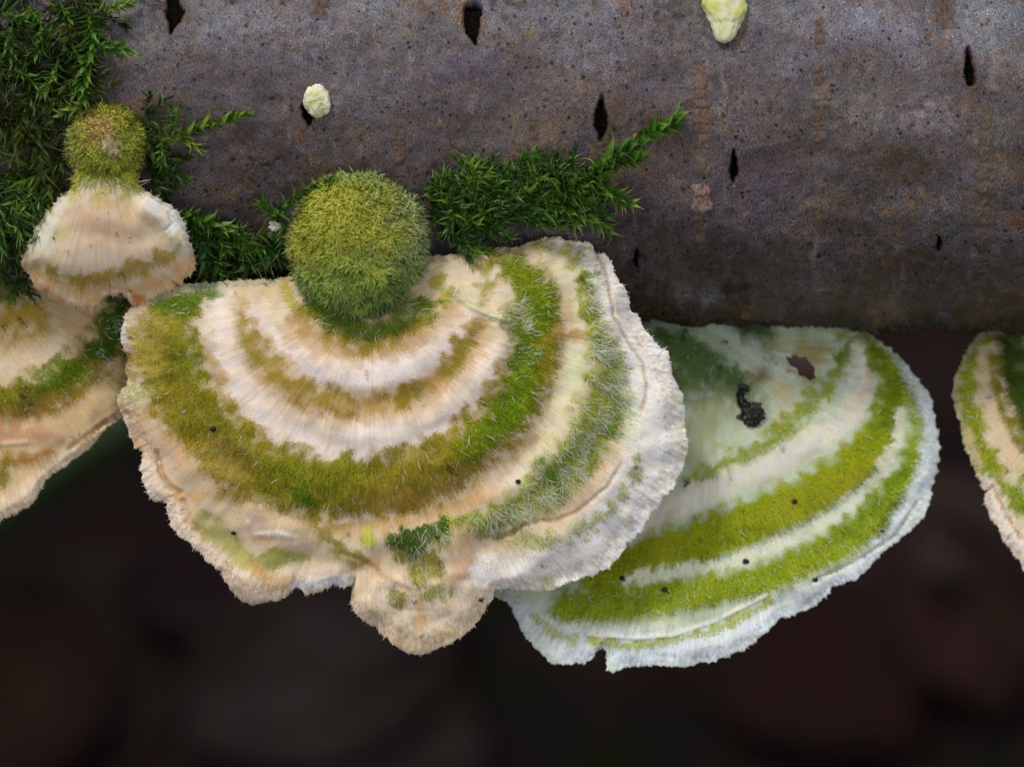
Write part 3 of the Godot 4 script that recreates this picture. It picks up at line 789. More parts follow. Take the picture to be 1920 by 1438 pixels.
	s.stroke([1500, 1085, 4, 1560, 1062, 5, 1630, 1020, 5], "c2cc94", 5, 0.7, 0.9, 0.0, 0.5, 0.3)
	s.stroke([1520, 1088, 3, 1600, 1052, 3, 1680, 1000, 3, 1720, 940, 2], "b0b890", 3, 0.7, 0.5, -5.0)
	s.stroke([1100, 1185, 3, 1190, 1192, 3, 1260, 1186, 3, 1340, 1160, 3, 1430, 1115, 3], "e9eeea", 3, 0.8, 0.4, 5.0)
	for q in [[1675, 786, 5], [1545, 787, 3], [1467, 785, 4], [1465, 841, 5], [1497, 889, 4], [1370, 893, 5], [1490, 940, 6], [1430, 968, 4], [1300, 970, 4], [1580, 905, 4], [1390, 958, 4], [1310, 1012, 5], [1246, 1108, 6], [1122, 1094, 4], [1080, 1106, 4], [1352, 690, 6], [1362, 640, 9], [1440, 678, 4], [1450, 672, 4], [1432, 690, 4], [1456, 682, 4], [1436, 672, 3], [1286, 905, 9], [1282, 895, 6]]:
		s.stroke([q[0], q[1], q[2] * 0.5, q[0] + 2, q[1] + 1, q[2] * 0.5], "20241a", 2.5, 0.85, 0.2, 1.0)
	var hole := PackedVector2Array([Vector2(1475, 668), Vector2(1486, 670), Vector2(1494, 664), Vector2(1503, 671), Vector2(1514, 668), Vector2(1522, 680), Vector2(1531, 690), Vector2(1529, 700), Vector2(1532, 709), Vector2(1520, 714), Vector2(1513, 707), Vector2(1500, 704), Vector2(1497, 692), Vector2(1484, 686)])
	var t := thing("bracket_fungus", "white rimmed bracket fungus with green bands and a hole, right of the largest one", "fungus", spot(1400, 640, -300))
	build_cap(t, {"called": "right", "outline": outline, "mid": Vector2(1350, 850), "ring": Vector2(1330, 640), "z": -335.0, "dome": 30.0, "lean": Vector2(0.0, 0.30), "cols": 1200, "rows": 130, "jag": 4.0, "thick": 15.0, "density": 0.08, "hair": 8.5, "fringe": 2.8, "wave": 12.0, "holes": [hole]}, s)

func left_cap() -> void:
	var outline := [235, 560, 240, 600, 243, 660, 240, 720, 235, 772, 200, 800, 177, 827, 147, 854, 110, 881, 83, 901, 63, 937, 33, 958, 0, 975, -60, 1000, -160, 1010, -260, 960, -320, 860, -330, 740, -290, 620, -200, 545, -60, 505, 80, 505, 180, 525]
	var s := Stains.new(Rect2(-350, 480, 620, 560), 3.0, lin("dcbf94"), n_mid)
	s.stroke([240, 780, 14, 180, 818, 16, 110, 872, 18, 60, 925, 20, 0, 965, 22, -100, 990, 24, -200, 970, 22, -270, 920, 20, -315, 830, 18], "ecd9bf", 10, 1.0, 0.5, 3.0)
	s.stroke([30, 560, 20, 90, 560, 18], "d2c29a", 14, 0.9, 0.5)
	s.stroke([0, 600, 26, 60, 590, 26, 85, 620, 20], "a8902c", 16, 0.9, 0.8, 2.0, 0.5)
	s.stroke([0, 545, 18, 40, 540, 18], "5c7a26", 14, 0.9, 0.7, 2.0, 0.8)
	s.stroke([20, 640, 10, 10, 660, 8], "aa9440", 8, 0.7, 0.9)
	s.stroke([160, 575, 18, 180, 590, 12], "c89a6e", 12, 0.8, 0.5)
	s.stroke([-190, 610, 22, -140, 660, 24, -60, 690, 26, 0, 690, 26, 60, 690, 30, 110, 650, 26], "e6d2b4", 16, 0.9, 0.4, 3.0)
	s.stroke([222, 570, 16, 205, 640, 34, 150, 692, 36, 90, 736, 36, 0, 752, 34, -80, 755, 32, -180, 730, 32, -250, 660, 26, -255, 610, 16], "7c7c1e", 14, 1.0, 0.7, 4.0, 0.9, 0.05)
	s.stroke([222, 575, 14, 212, 620, 26, 190, 650, 20], "42661e", 12, 0.95, 0.6, 3.0, 1.3, 0.3)
	s.stroke([130, 690, 22, 90, 720, 20], "5d7a1c", 16, 0.8, 0.8, 0.0, 1.0)
	s.stroke([40, 760, 14, 60, 745, 12], "55501c", 10, 0.8, 0.8, 0.0, 0.8)
	s.stroke([90, 770, 14, 0, 790, 14, 160, 735, 10], "a07a36", 12, 0.7, 0.8)
	s.stroke([0, 815, 18, 60, 810, 16, 105, 815, 12], "cc9c7c", 12, 0.8, 0.6, 6.0)
	s.stroke([0, 833, 4, 50, 830, 4], "e2c0a8", 5, 0.7, 0.5, 4.0)
	s.stroke([-200, 830, 10, -100, 870, 12, 0, 868, 12, 50, 856, 10, 95, 850, 6], "a8722c", 10, 0.85, 0.7)
	s.stroke([-220, 860, 12, -140, 895, 16, -60, 905, 18, 0, 895, 18, 15, 870, 12], "85801e", 10, 0.8, 0.8, 0.0, 0.6)
	s.stroke([200, 790, 4, 160, 820, 5, 130, 842, 4], "c2924e", 5, 0.8, 0.7, -4.0)
	s.stroke([215, 725, 10, 228, 750, 10], "b8aa6a", 8, 0.7, 0.7, 0.0, 0.4, 0.6)
	for q in [[46, 607, 6], [10, 612, 6], [40, 598, 4], [145, 812, 4], [134, 822, 4], [128, 690, 4], [45, 745, 7], [60, 755, 6]]:
		s.stroke([q[0], q[1], q[2] * 0.6, q[0] + 2, q[1] + 1, q[2] * 0.5], "1c140c", 2.5, 0.9, 0.2, 1.0)
	var t := thing("bracket_fungus", "tan bracket fungus with an olive band, cut off by the left edge", "fungus", spot(-50, 520, -240))
	build_cap(t, {"called": "left", "outline": outline, "mid": Vector2(-40, 720), "ring": Vector2(-60, 500), "z": -205.0, "dome": 36.0, "cols": 900, "rows": 120, "jag": 4.0, "thick": 16.0, "density": 0.08, "hair": 8.5, "fringe": 2.8, "wave": 10.0}, s)

func far_right_cap() -> void:
	var outline := [1940, 580, 1876, 590, 1854, 616, 1828, 647, 1811, 680, 1801, 697, 1792, 744, 1799, 774, 1811, 831, 1831, 881, 1844, 914, 1854, 918, 1847, 935, 1858, 970, 1872, 990, 1880, 1010, 1897, 1036, 1908, 1050, 1925, 1075, 2000, 1120, 2100, 1110, 2200, 1020, 2240, 880, 2220, 740, 2140, 630, 2040, 600]
	var s := Stains.new(Rect2(1770, 560, 500, 580), 3.0, lin("dccbac"), n_mid)
	s.stroke([1905, 640, 34, 1915, 700, 40, 1925, 780, 30, 1960, 880, 30], "3f541e", 14, 1.0, 0.7, 4.0, 1.2)
	s.stroke([1864, 640, 8, 1866, 725, 11, 1880, 765, 12, 1905, 822, 14], "857a1c", 9, 0.95, 0.6, 2.0, 0.6)
	s.stroke([1842, 668, 9, 1850, 725, 9, 1862, 780, 10, 1878, 825, 11, 1908, 872, 12], "dcc6a4", 6, 1.0, 0.4, 2.0)
	s.stroke([1846, 636, 8, 1822, 700, 15, 1815, 760, 20, 1836, 840, 22, 1862, 900, 22, 1900, 950, 20], "929c28", 9, 1.0, 0.6, 3.0, 0.9, 0.1)
	s.stroke([1840, 630, 6, 1822, 655, 7], "a9bca4", 6, 0.8, 0.6, 0.0, 0.6, 0.7)
	s.stroke([1800, 760, 4, 1812, 810, 7, 1832, 870, 10], "d8c69c", 6, 0.8, 0.6)
	s.stroke([1850, 900, 12, 1868, 950, 18, 1890, 1000, 20, 1925, 1060, 22], "efe4da", 10, 1.0, 0.5, 3.0)
	s.stroke([1858, 910, 2, 1880, 960, 2, 1912, 1010, 2], "b08a5c", 3, 0.9, 0.4, -6.0)
	s.stroke([1905, 900, 14, 1915, 940, 14], "7a9420", 10, 0.8, 0.8, 0.0, 1.0)
	for q in [[1856, 743, 5], [1887, 882, 6], [1830, 812, 3], [1868, 848, 3], [1888, 1002, 4], [1916, 890, 4]]:
		s.stroke([q[0], q[1], q[2] * 0.6, q[0] + 2, q[1] + 1, q[2] * 0.5], "1a160e", 2.5, 0.9, 0.2, 1.0)
	var t := thing("bracket_fungus", "narrow visible side of a yellow green bracket fungus at the right edge", "fungus", spot(2020, 640, -330))
	build_cap(t, {"called": "far", "outline": outline, "mid": Vector2(2010, 830), "ring": Vector2(2040, 680), "z": -345.0, "dome": 40.0, "lean": Vector2(0.0, 0.30), "cols": 900, "rows": 100, "jag": 4.0, "thick": 16.0, "density": 0.08, "hair": 8.5, "fringe": 2.8, "wave": 10.0}, s)

func small_cap() -> void:
	var outline := [138, 352, 120, 372, 100, 390, 82, 410, 66, 432, 52, 458, 44, 480, 37, 494, 50, 508, 55, 522, 66, 538, 82, 549, 100, 562, 118, 572, 150, 583, 172, 581, 182, 568, 194, 556, 200, 548, 212, 553, 226, 549, 236, 560, 242, 572, 258, 580, 276, 568, 296, 556, 318, 546, 326, 530, 336, 534, 342, 522, 356, 512, 362, 490, 356, 465, 350, 440, 340, 412, 326, 394, 306, 380, 284, 366, 266, 356, 258, 342, 254, 322, 230, 306, 198, 300, 164, 308, 142, 326]
	var s := Stains.new(Rect2(10, 300, 380, 310), 2.5, lin("e2ceb0"), n_mid)
	s.stroke([90, 420, 26, 75, 460, 24, 120, 385, 20], "ecebd8", 14, 0.95, 0.4, 6.0)
	s.stroke([280, 385, 20, 315, 405, 24, 335, 440, 20, 345, 465, 10], "f0eee6", 10, 1.0, 0.4, 10.0)
	s.stroke([318, 400, 2, 325, 420, 2, 312, 432, 2], "b9b8b4", 3, 0.7, 0.3, -5.0)
	s.stroke([150, 430, 40, 200, 420, 46, 255, 440, 36], "d6b496", 26, 0.7, 0.5, 5.0)
	s.stroke([110, 480, 24, 200, 490, 28, 270, 480, 24], "ead4ba", 16, 0.9, 0.4, 3.0)
	s.stroke([96, 440, 8, 130, 440, 6], "d0cc9a", 10, 0.6, 0.8)
	s.stroke([290, 420, 8, 325, 445, 8], "b0a050", 8, 0.6, 0.9)
	s.stroke([52, 502, 8, 80, 525, 14, 150, 545, 18, 200, 545, 14, 270, 540, 16, 320, 520, 14, 350, 490, 10], "d8b181", 12, 0.9, 0.5, -2.0)
	s.stroke([62, 496, 6, 110, 516, 9, 160, 528, 12, 210, 522, 8, 250, 506, 14, 300, 486, 12, 330, 470, 7], "a08a34", 9, 0.85, 0.9, 0.0, 0.25)
	s.stroke([70, 540, 8, 120, 568, 10, 160, 578, 8], "dcae7c", 8, 0.8, 0.6)
	s.stroke([258, 560, 10, 252, 570, 8], "b8713a", 8, 0.9, 0.5)
	s.stroke([190, 552, 4, 215, 550, 6, 236, 556, 5], "efdccb", 4, 0.9, 0.4, 3.0)
	s.stroke([310, 545, 5, 335, 520, 7, 352, 495, 6], "e0b48a", 6, 0.8, 0.7)
	s.stroke([130, 560, 5, 120, 565, 4], "f0ddca", 5, 0.8, 0.5)
	s.stroke([140, 335, 20, 200, 318, 30, 256, 335, 20], "9fa636", 9, 1.0, 0.5, 3.0, 1.3, 0.25)
	s.stroke([140, 362, 8, 260, 362, 8], "b4b45a", 10, 0.7, 0.9, 2.0, 0.9, 0.4)
	s.stroke([190, 348, 7, 225, 350, 7], "d8c8a0", 6, 0.8, 0.8, 0.0, 1.3, 1.3)
	s.stroke([170, 385, 10, 240, 390, 10], "c8b080", 12, 0.6, 0.8)
	for q in [[107, 439, 3], [220, 440, 3], [245, 453, 3], [172, 460, 3], [128, 474, 3], [320, 447, 4], [243, 543, 4], [230, 516, 3], [205, 400, 2], [188, 408, 2]]:
		s.stroke([q[0], q[1], q[2] * 0.6, q[0] + 1, q[1] + 1, q[2] * 0.5], "2c1e10", 2.2, 0.9, 0.2, 1.0)
	var t := thing("bracket_fungus", "small cream fan shaped fungus with a hairy round knob on top", "fungus", spot(198, 330, -20))
	build_cap(t, {"called": "small", "outline": outline, "mid": Vector2(200, 450), "ring": Vector2(198, 270), "z": -18.0, "dome": 46.0, "cols": 900, "rows": 100, "jag": 4.0, "thick": 9.0, "density": 0.06, "hair": 12.0, "fringe": 2.6, "wave": 8.0, "rough": 0.3, "flow": 4.0, "lean": Vector2(0.0, -0.4)}, s)
	var paint := func(d: Vector3) -> Color:
		var n := n_mid.get_noise_3d(d.x * 120.0, d.y * 120.0, d.z * 120.0 + 80.0)
		var c := lin("b4bc38").lerp(lin("d4b468"), smooth((0.66 - Vector2(d.x + 0.05, d.y - 0.34).length() + n * 0.5) * 2.2))
		c = c.lerp(lin("f6e2ba"), smooth((0.32 - Vector2(d.x - 0.22, d.y + 0.12).length() + n * 0.25) * 5.0))
		c = c.lerp(lin("b6c07a"), smooth((-d.x - 0.55 + n * 0.3) * 2.0))
		return c
	build_knob(t, spot(196, 266, 6), Vector3(72, 68, 60), 12.0, 17000, paint, Vector3(0.0, -0.25, 0.0))

# ---------------------------------------------------------------- bracket fungus caps
func resample(outline: Array, count: int) -> PackedVector2Array:     # evenly spaced along a closed outline of x, y pairs, gently rounded
	var c := Curve2D.new()
	var n := outline.size() / 2
	var p := []
	for i in n:
		p.append(Vector2(outline[i * 2], outline[i * 2 + 1]))
	for i in n + 1:
		var q: Vector2 = p[i % n]
		var before: Vector2 = p[(i + n - 1) % n]
		var after: Vector2 = p[(i + 1) % n]
		var t := (after - before) / 6.0
		var least := minf(q.distance_to(before), q.distance_to(after)) * 0.45
		t = t.limit_length(least)
		c.add_point(q, -t, t)
	c.bake_interval = 1.5
	var out := PackedVector2Array()
	var length := c.get_baked_length()
	for i in count:
		out.append(c.sample_baked(length * i / count, false))
	return out

var tops := {}
func on_cap(called: String, x: float, y: float, lift: float) -> Vector3:      # a place on a cap that is seen at (x, y)
	var v: PackedVector3Array = tops[called][0]
	var at: Vector3 = tops[called][1]
	var best := 1e9
	var found := Vector3.ZERO
	for i in range(0, v.size(), 3):
		var p := v[i] + at
		var k := (D - p.z / S) / D * S
		var dx := p.x / k - (x - 960.0)
		var dy := p.y / k - (719.0 - y)
		if dx * dx + dy * dy < best:
			best = dx * dx + dy * dy
			found = p
	return found + Vector3(0, 0, lift * S)

# cap: outline and middle of the cap, the point its zones run round, heights and the stains on it
func build_cap(parent: Node3D, o: Dictionary, stains: Stains) -> void:
	var cols: int = o.cols
	var rows: int = o.rows
	var edge := resample(o.outline, cols)
	var mid: Vector2 = o.mid
	var ring: Vector2 = o.ring
	var zr: float = o.z
	var k := (D - zr) / D
	var dome: float = o.dome
	var jag: float = o.jag
	var thick: float = o.thick
	var clockwise := Geometry2D.is_polygon_clockwise(edge)
	# ragged margin
	var rim := PackedVector2Array()
	for i in cols:
		var q := edge[i]
		var t := (edge[(i + 2) % cols] - edge[(i + cols - 2) % cols]).normalized()
		var out := Vector2(t.y, -t.x)
		if out.dot(q - mid) < 0.0: out = -out
		var a := n_fine.get_noise_2d(q.x * 0.2, q.y * 0.2) * 0.8 + absf(n_fine.get_noise_2d(q.x * 0.45 + 90.0, q.y * 0.45)) * 0.8
		rim.append(q + out * a * jag)
	# the inner field follows a softened outline, so that notches in the margin do not crease the whole cap
	var soft := edge.duplicate()
	for turn in 3:
		var run := Vector2.ZERO
		var reach := cols / 22
		var source := soft.duplicate()
		for i in range(-reach, reach + 1): run += source[(i + cols) % cols]
		for i in cols:
			soft[i] = run / (2.0 * reach + 1.0)
			run += source[(i + reach + 1) % cols] - source[(i - reach + cols) % cols]
	var all := rows + 3
	var v := PackedVector3Array()
	var col := PackedColorArray()
	var felt := PackedFloat32Array()
	var pale := PackedFloat32Array()
	v.resize(all * cols); col.resize(all * cols); felt.resize(all * cols); pale.resize(all * cols)
	var flow: float = o.get("flow", 2.6)
	var streak: float = o.get("streak", 0.07)
	var lean: Vector2 = o.get("lean", Vector2.ZERO)
	var wave: float = o.get("wave", 10.0)
	var rough: float = o.get("rough", 0.55)
	var seams: Stains = o.get("seams")
	for j in all:
		var top := j < rows
		var t := pow(float(mini(j, rows - 1)) / (rows - 1), 0.85)
		for i in cols:
			var p := mid + (soft[i].lerp(edge[i].lerp(rim[i], smooth((t - 0.95) / 0.05)), pow(t, 5.0)) - mid) * t
			var drop := 0.0
			if not top:
				var s := j - rows + 1
				p += (mid - p).normalized() * [0.0, -1.2, 0.5, 5.0][s]
				drop = [0.0, thick * 0.25, thick * 0.7, thick][s]
			var away := p - ring
			var dist := away.length()
			var dir := away / maxf(dist, 1.0)
			var f1 := n_fibre.get_noise_3d(dir.x * 190.0, dir.y * 190.0, dist * 0.018)
			var f2 := n_fibre.get_noise_3d(dir.x * 430.0, dir.y * 430.0, 700.0 + dist * 0.05)
			var m1 := n_mid.get_noise_2d(p.x, p.y)
			var fine := n_fine.get_noise_2d(p.x, p.y)
			var m2 := n_mid.get_noise_2d(p.x + 511.0, p.y - 300.0)
			var q := p + dir * ((f1 * 0.9 + f2 * 0.6) * flow + m1 * 4.0) + Vector2(-dir.y, dir.x) * m2 * 4.0 + Vector2(fine, n_fine.get_noise_2d(p.x + 333.0, p.y - 77.0)) * 4.5
			stains.look(p.x, p.y)
			var raised := stains.o_up
			stains.look(q.x, q.y)
			var c := stains.col
			var shade := 1.0 + streak * (f1 * 1.0 + f2 * 0.6) + fine * 0.035 + m2 * 0.05
			var fe := stains.o_felt
			if fe > 0.05:
				shade *= 1.0 + minf(fe, 1.0) * (fine * 0.4 + f2 * 0.12)
			c = Color(c.r * shade * (1.0 + m1 * 0.06), c.g * shade, c.b * shade * (1.0 - m1 * 0.12))
			if seams:
				seams.look(p.x + m1 * 2.0, p.y + m2 * 2.0)
				c = c.lerp(seams.col, clampf(seams.o_felt * (1.0 + fine * 0.5), 0.0, 1.0))
				raised += seams.o_up
			# grit and spores
			var grit := n_fine.get_noise_2d(p.x * 1.9 + 40.0, p.y * 1.9)
			if grit > 0.72 - 0.2 * minf(fe, 1.0) and n_mid.get_noise_2d(p.x * 0.7 - 90.0, p.y * 0.7 + 20.0) > -0.05:
				c = c.lerp(Color(0.05, 0.03, 0.012), 0.4)
			var lift := raised * 1.2 + m1 * 0.3 * rough + fine * (0.03 + 0.7 * fe) + f1 * 0.07 + n_big.get_noise_2d(p.x * 2.0 + 700.0, p.y * 2.0) * 2.5 * rough + n_fibre.get_noise_3d(dir.x * 60.0, dir.y * 60.0, dist * 0.01 + 50.0) * 0.5 + n_big.get_noise_2d(p.x + 60.0, p.y) * wave * t + wave * 0.3 * sin(dist * 0.058 + 2.0 * n_big.get_noise_2d(p.x - 333.0, p.y)) * smooth(dist / 90.0)
			lift += (fine * 0.3 + f1 * 0.7 + n_fine.get_noise_2d(p.x * 0.3 + 20.0, p.y * 0.3) * 1.1) * smooth((t - 0.9) / 0.08)
			var z := zr + dome * (1.0 - t * t) + lean.dot(p - mid) + lift - drop
			if t > 0.94: z -= 6.0 * (t - 0.94) / 0.06
			var at := j * cols + i
			v[at] = Vector3((p.x - 960.0) * k * S, (719.0 - p.y) * k * S, z * S) - base
			col[at] = c
			felt[at] = fe if top else 0.0
			pale[at] = stains.o_pale
	var flip := not clockwise
	var n := grid_normals(v, all, cols, true, flip)
	if n[rows / 2 * cols].z < 0.0:
		flip = not flip
		n = grid_normals(v, all, cols, true, flip)
	for i in cols: n[i] = n[cols * 3 + i]
	var ix := grid_index(all, cols, true, flip)
	if o.has("holes"):
		var keep := PackedInt32Array()
		for f in range(0, ix.size(), 3):
			var c := (v[ix[f]] + v[ix[f + 1]] + v[ix[f + 2]]) / 3.0 + base
			var q := Vector2(c.x / S / k + 960.0, 719.0 - c.y / S / k)
			var inside := false
			for hole in o.holes:
				if Geometry2D.is_point_in_polygon(q, hole): inside = true
			if not inside:
				keep.append(ix[f]); keep.append(ix[f + 1]); keep.append(ix[f + 2])
		ix = keep
	part("upper_surface", arrays(v, n, col, ix), M.flesh, parent)
	tops[o.called] = [v.slice(0, rows * cols), base]
	# the pored underside, thicker towards the branch
	var uv_rows := 16
	var ucols := cols / 4
	var u := PackedVector3Array()
	for j in uv_rows:
		var t := 1.0 - float(j) / (uv_rows - 1)
		for i in ucols:
			var e := v[(all - 1) * cols + i * 4]
			var c := Vector3((mid.x - 960.0) * k * S, (719.0 - mid.y) * k * S, e.z + base.z) - base
			var p := c.lerp(e, t)
			p.z = lerpf(v[cols * (rows / 2)].z - (thick + 45.0) * S, e.z, t * t)
			u.append(p)
	if not o.has("holes"):
		var un := grid_normals(u, uv_rows, ucols, true, flip)
		var uc := PackedColorArray()
		for p in u:
			uc.append(Color(0.62, 0.56, 0.45) * (1.0 + 0.25 * n_fine.get_noise_2d(p.x / S * 2.0, p.y / S * 2.0)))
		part("pore_surface", arrays(u, un, uc, grid_index(uv_rows, ucols, true, flip)), M.flesh, parent)
	# felt of hairs on the mossy zones, fringe at the margin
	var fl := Felt.new()
	var density: float = o.get("density", 0.02)
	var hair_len: float = o.get("hair", 15.0)
	for j in range(2, rows - 1):
		for i in cols:
			var at := j * cols + i
			var fe := felt[at]
			var shore := j > rows * 0.93 and fe < 0.5
			if shore: fe = 0.85
			var near := v[at + 1] - v[at] if i < cols - 1 else v[at] - v[at - 1]
			var area := near.length() * (v[at + cols] - v[at]).length() / (S * S)
			var want := area * density * maxf(fe * 1.15 - 0.06, 0.0)
			if rng.randf() >= want:
				continue
			var q := Vector2((v[at].x + base.x) / S / k + 960.0, 719.0 - (v[at].y + base.y) / S / k)
			var away := (q - ring).normalized()
			if shore: away = (q - mid).normalized()
			var spread := n_mid.get_noise_2d(q.x * 1.6 + 900.0, q.y * 1.6) * (0.4 if shore else 1.5) + rng.randf_range(-0.5, 0.5)
			away = away.rotated(spread)
			var dir := (Vector3(away.x, -away.y, 0.0) + n[at] * rng.randf_range(0.15, 0.8)).normalized()
			var swing := Vector3(rng.randf_range(-1, 1), rng.randf_range(-1, 1), rng.randf_range(-0.9, 0.3))
			var length := hair_len * rng.randf_range(0.45, 1.25) * (0.35 + 0.65 * minf(fe, 1.25)) * S
			var c := col[at]
			var white := not shore and rng.randf() < pale[at] * (0.35 + 0.9 * n_mid.get_noise_2d(q.x * 0.8, q.y * 0.8 + 77.0))
			var tip := c * rng.randf_range(0.95, 1.45)
			var root := c * rng.randf_range(0.7, 1.0)
			if shore:
				length *= 0.75
				tip = c * rng.randf_range(0.88, 1.15)
				root = c * rng.randf_range(0.72, 1.0)
			if white:
				tip = Color(0.74, 0.76, 0.68).lerp(c, rng.randf_range(0.0, 0.45))
				root = c.lerp(tip, 0.4)
				length *= 1.75
			fl.hair(v[at] - n[at] * (0.8 * S), dir, swing, n[at], length, rng.randf_range(1.1, 1.9) * S * (1.2 if white else 1.0), root, tip)
	if fl.v.size():
		part("felt_of_hairs", fl.mesh(), M.hair, parent, "stuff")
	var fr := Felt.new()
	var fringe: float = o.get("fringe", 4.0)
	for i in cols:
		for kx in 2:
			var at := (rows - 1 + kx - 1) * cols + i
			var t := (v[(rows - 1) * cols + (i + 1) % cols] - v[(rows - 1) * cols + (i + cols - 1) % cols]).normalized()
			var out := t.cross(Vector3.BACK)
			var q := v[at] + base
			if Vector2(out.x, -out.y).dot(Vector2(q.x / S / k + 960.0, 719.0 - q.y / S / k) - mid) < 0.0: out = -out
			var dir := (out + t * rng.randf_range(-0.45, 0.45) + Vector3(0, 0, rng.randf_range(-0.6, 0.5))).normalized()
			var c := col[at]
			var tip := c.lerp(Color(0.8, 0.76, 0.7), 0.45) * rng.randf_range(0.85, 1.15)
			fr.hair(v[at] - out * (2.0 * S), dir, Vector3(0, -0.4, -0.5) + t * rng.randf_range(-0.6, 0.6), n[(rows - 2) * cols + i], fringe * rng.randf_range(0.35, 1.25) * S, rng.randf_range(1.4, 2.6) * S, c, tip)
	part("margin_fringe", fr.mesh(), M.hair, parent, "stuff")

# a round hairy knob: centre, radii, a colour for each direction
func build_knob(parent: Node3D, at: Vector3, radii: Vector3, hair_len: float, count: int, paint: Callable, comb: Vector3) -> void:
	var rows := 90
	var cols := 150
	var v := PackedVector3Array()
	var c := PackedColorArray()
	for j in rows:
		var th := PI * j / (rows - 1)
		for i in cols:
			var ph := TAU * i / cols
			var d := Vector3(sin(th) * cos(ph), cos(th), sin(th) * sin(ph))
			var bump := 1.0 + 0.15 * n_big.get_noise_3d(d.x * 260.0 + at.x * 900.0, d.y * 260.0, d.z * 260.0) + 0.035 * n_mid.get_noise_3d(d.x * 110.0, d.y * 110.0, d.z * 110.0)
			v.append(at + d * radii * bump * S - base)
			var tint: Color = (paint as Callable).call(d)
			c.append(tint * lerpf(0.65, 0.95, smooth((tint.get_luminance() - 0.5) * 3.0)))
	var n := grid_normals(v, rows, cols, true, false)
	var flip := false
	if n[rows / 2 * cols].dot(v[rows / 2 * cols] + base - at) < 0.0:
		flip = true
		n = grid_normals(v, rows, cols, true, true)
	for i in cols:
		n[i] = Vector3.UP
		n[(rows - 1) * cols + i] = Vector3.DOWN
	part("knob", arrays(v, n, c, grid_index(rows, cols, true, flip)), M.flesh, parent)
	var fl := Felt.new()
	for h in count:
		var d := Vector3(rng.randfn(), rng.randfn(), rng.randfn()).normalized()
		if d.z < -0.45: d.z = -d.z
		var th := acos(clampf(d.y, -1.0, 1.0))
		var ph := fposmod(atan2(d.z, d.x), TAU)
		var j := clampi(int(round(th / PI * (rows - 1))), 1, rows - 2)
		var i := int(round(ph / TAU * cols)) % cols
		var p := v[j * cols + i] + Vector3(rng.randf_range(-1, 1), rng.randf_range(-1, 1), rng.randf_range(-1, 1)) * radii.x * 0.03 * S
		var nn := n[j * cols + i]
		var clump := Vector3(n_mid.get_noise_3d(d.x * 420.0, d.y * 420.0, d.z * 420.0), n_mid.get_noise_3d(d.x * 420.0 + 200.0, d.y * 420.0, d.z * 420.0), 0.0) * 1.3
		var dir := (nn + comb * (0.35 + 0.5 * (1.0 - absf(d.z))) + clump + Vector3(rng.randf_range(-0.4, 0.4), rng.randf_range(-0.4, 0.4), rng.randf_range(-0.3, 0.3))).normalized()
		var col: Color = (paint as Callable).call(d)
		col *= rng.randf_range(0.75, 1.2)
		var tip := col.lerp(Color(0.66, 0.68, 0.34), rng.randf_range(0.0, 0.3)) * rng.randf_range(1.1, 1.7)
		fl.hair(p - nn * (2.0 * S), dir, Vector3(rng.randf_range(-1, 1), rng.randf_range(-1.2, 0.4), rng.randf_range(-0.6, 0.6)), (nn + dir * 0.3).normalized(), hair_len * rng.randf_range(0.5, 1.25) * S * lerpf(1.0, 0.35, smooth((col.get_luminance() - 0.5) * 3.0)), rng.randf_range(1.5, 2.7) * S, col * lerpf(0.5, 0.9, smooth((col.get_luminance() - 0.55) * 3.0)), tip)
	part("knob_hairs", fl.mesh(), M.hair, parent, "stuff")

# ---------------------------------------------------------------- moss
var leaf_meshes: Array[ArrayMesh] = []
var leaf_v: Array[PackedVector3Array] = []
var leaf_n: Array[PackedVector3Array] = []
var leaf_c: Array[PackedColorArray] = []
var leaf_ix := PackedInt32Array()

func make_leaves() -> void:       # pointed, keeled leaves of unit length: 4 bends x 3 tones
	var rows := 10
	for tone in 3:
		for k in 4:
			var v := PackedVector3Array()
			var c := PackedColorArray()
			var bend: float = [-0.35, 0.35, -0.75, 0.8][k]
			var twist: float = [0.15, -0.3, 0.35, 0.0][k]
			var tint: Color = [lin("4e7d26"), lin("356226"), lin("728f30")][tone]
			for j in rows:
				var t := float(j) / (rows - 1)
				var w := 0.112 * pow(maxf(sin(PI * pow(minf(t * 1.25 + 0.07, 1.0), 0.55)), 0.0), 1.1) + lerpf(0.024, 0.005, t)
				if j == rows - 1: w = 0.002
				var a := bend * t * t
				var curl: float = [-0.5, -0.9, 0.4, -1.4][k] * pow(maxf(t - 0.5, 0.0), 2.0)
				var mid := Vector3([0.1, -0.16, 0.0, 0.2][k] * pow(t, 2.5), t * (1.0 - 0.22 * absf(bend) * t), -(a * 0.55 + curl))
				var sx := Vector3(cos(twist * t), 0, sin(twist * t))
				v.append(mid - sx * w); v.append(mid + Vector3(0, 0, -w * 0.55)); v.append(mid + sx * w)
				var base_c := tint.lerp(lin("b9c58a"), 0.85 * pow(t, 3.0))
				c.append(base_c * 0.9); c.append(base_c * 1.3); c.append(base_c * 0.8)
			var n := grid_normals(v, rows, 3, false, false)
			var flip := false
			if n[4].z < 0.0:
				flip = true
				n = grid_normals(v, rows, 3, false, true)
			leaf_ix = grid_index(rows, 3, false, flip)
			leaf_v.append(v); leaf_n.append(n); leaf_c.append(c)
			leaf_meshes.append(arrays(v, n, c, leaf_ix))

func leaf_frame(p: Vector3, dir: Vector3, facing: Vector3, length: float, width: float) -> Transform3D:
	var x := dir.cross(facing).normalized()
	var z := x.cross(dir).normalized()
	return Transform3D(Basis(x * width, dir * length, z * length), p)

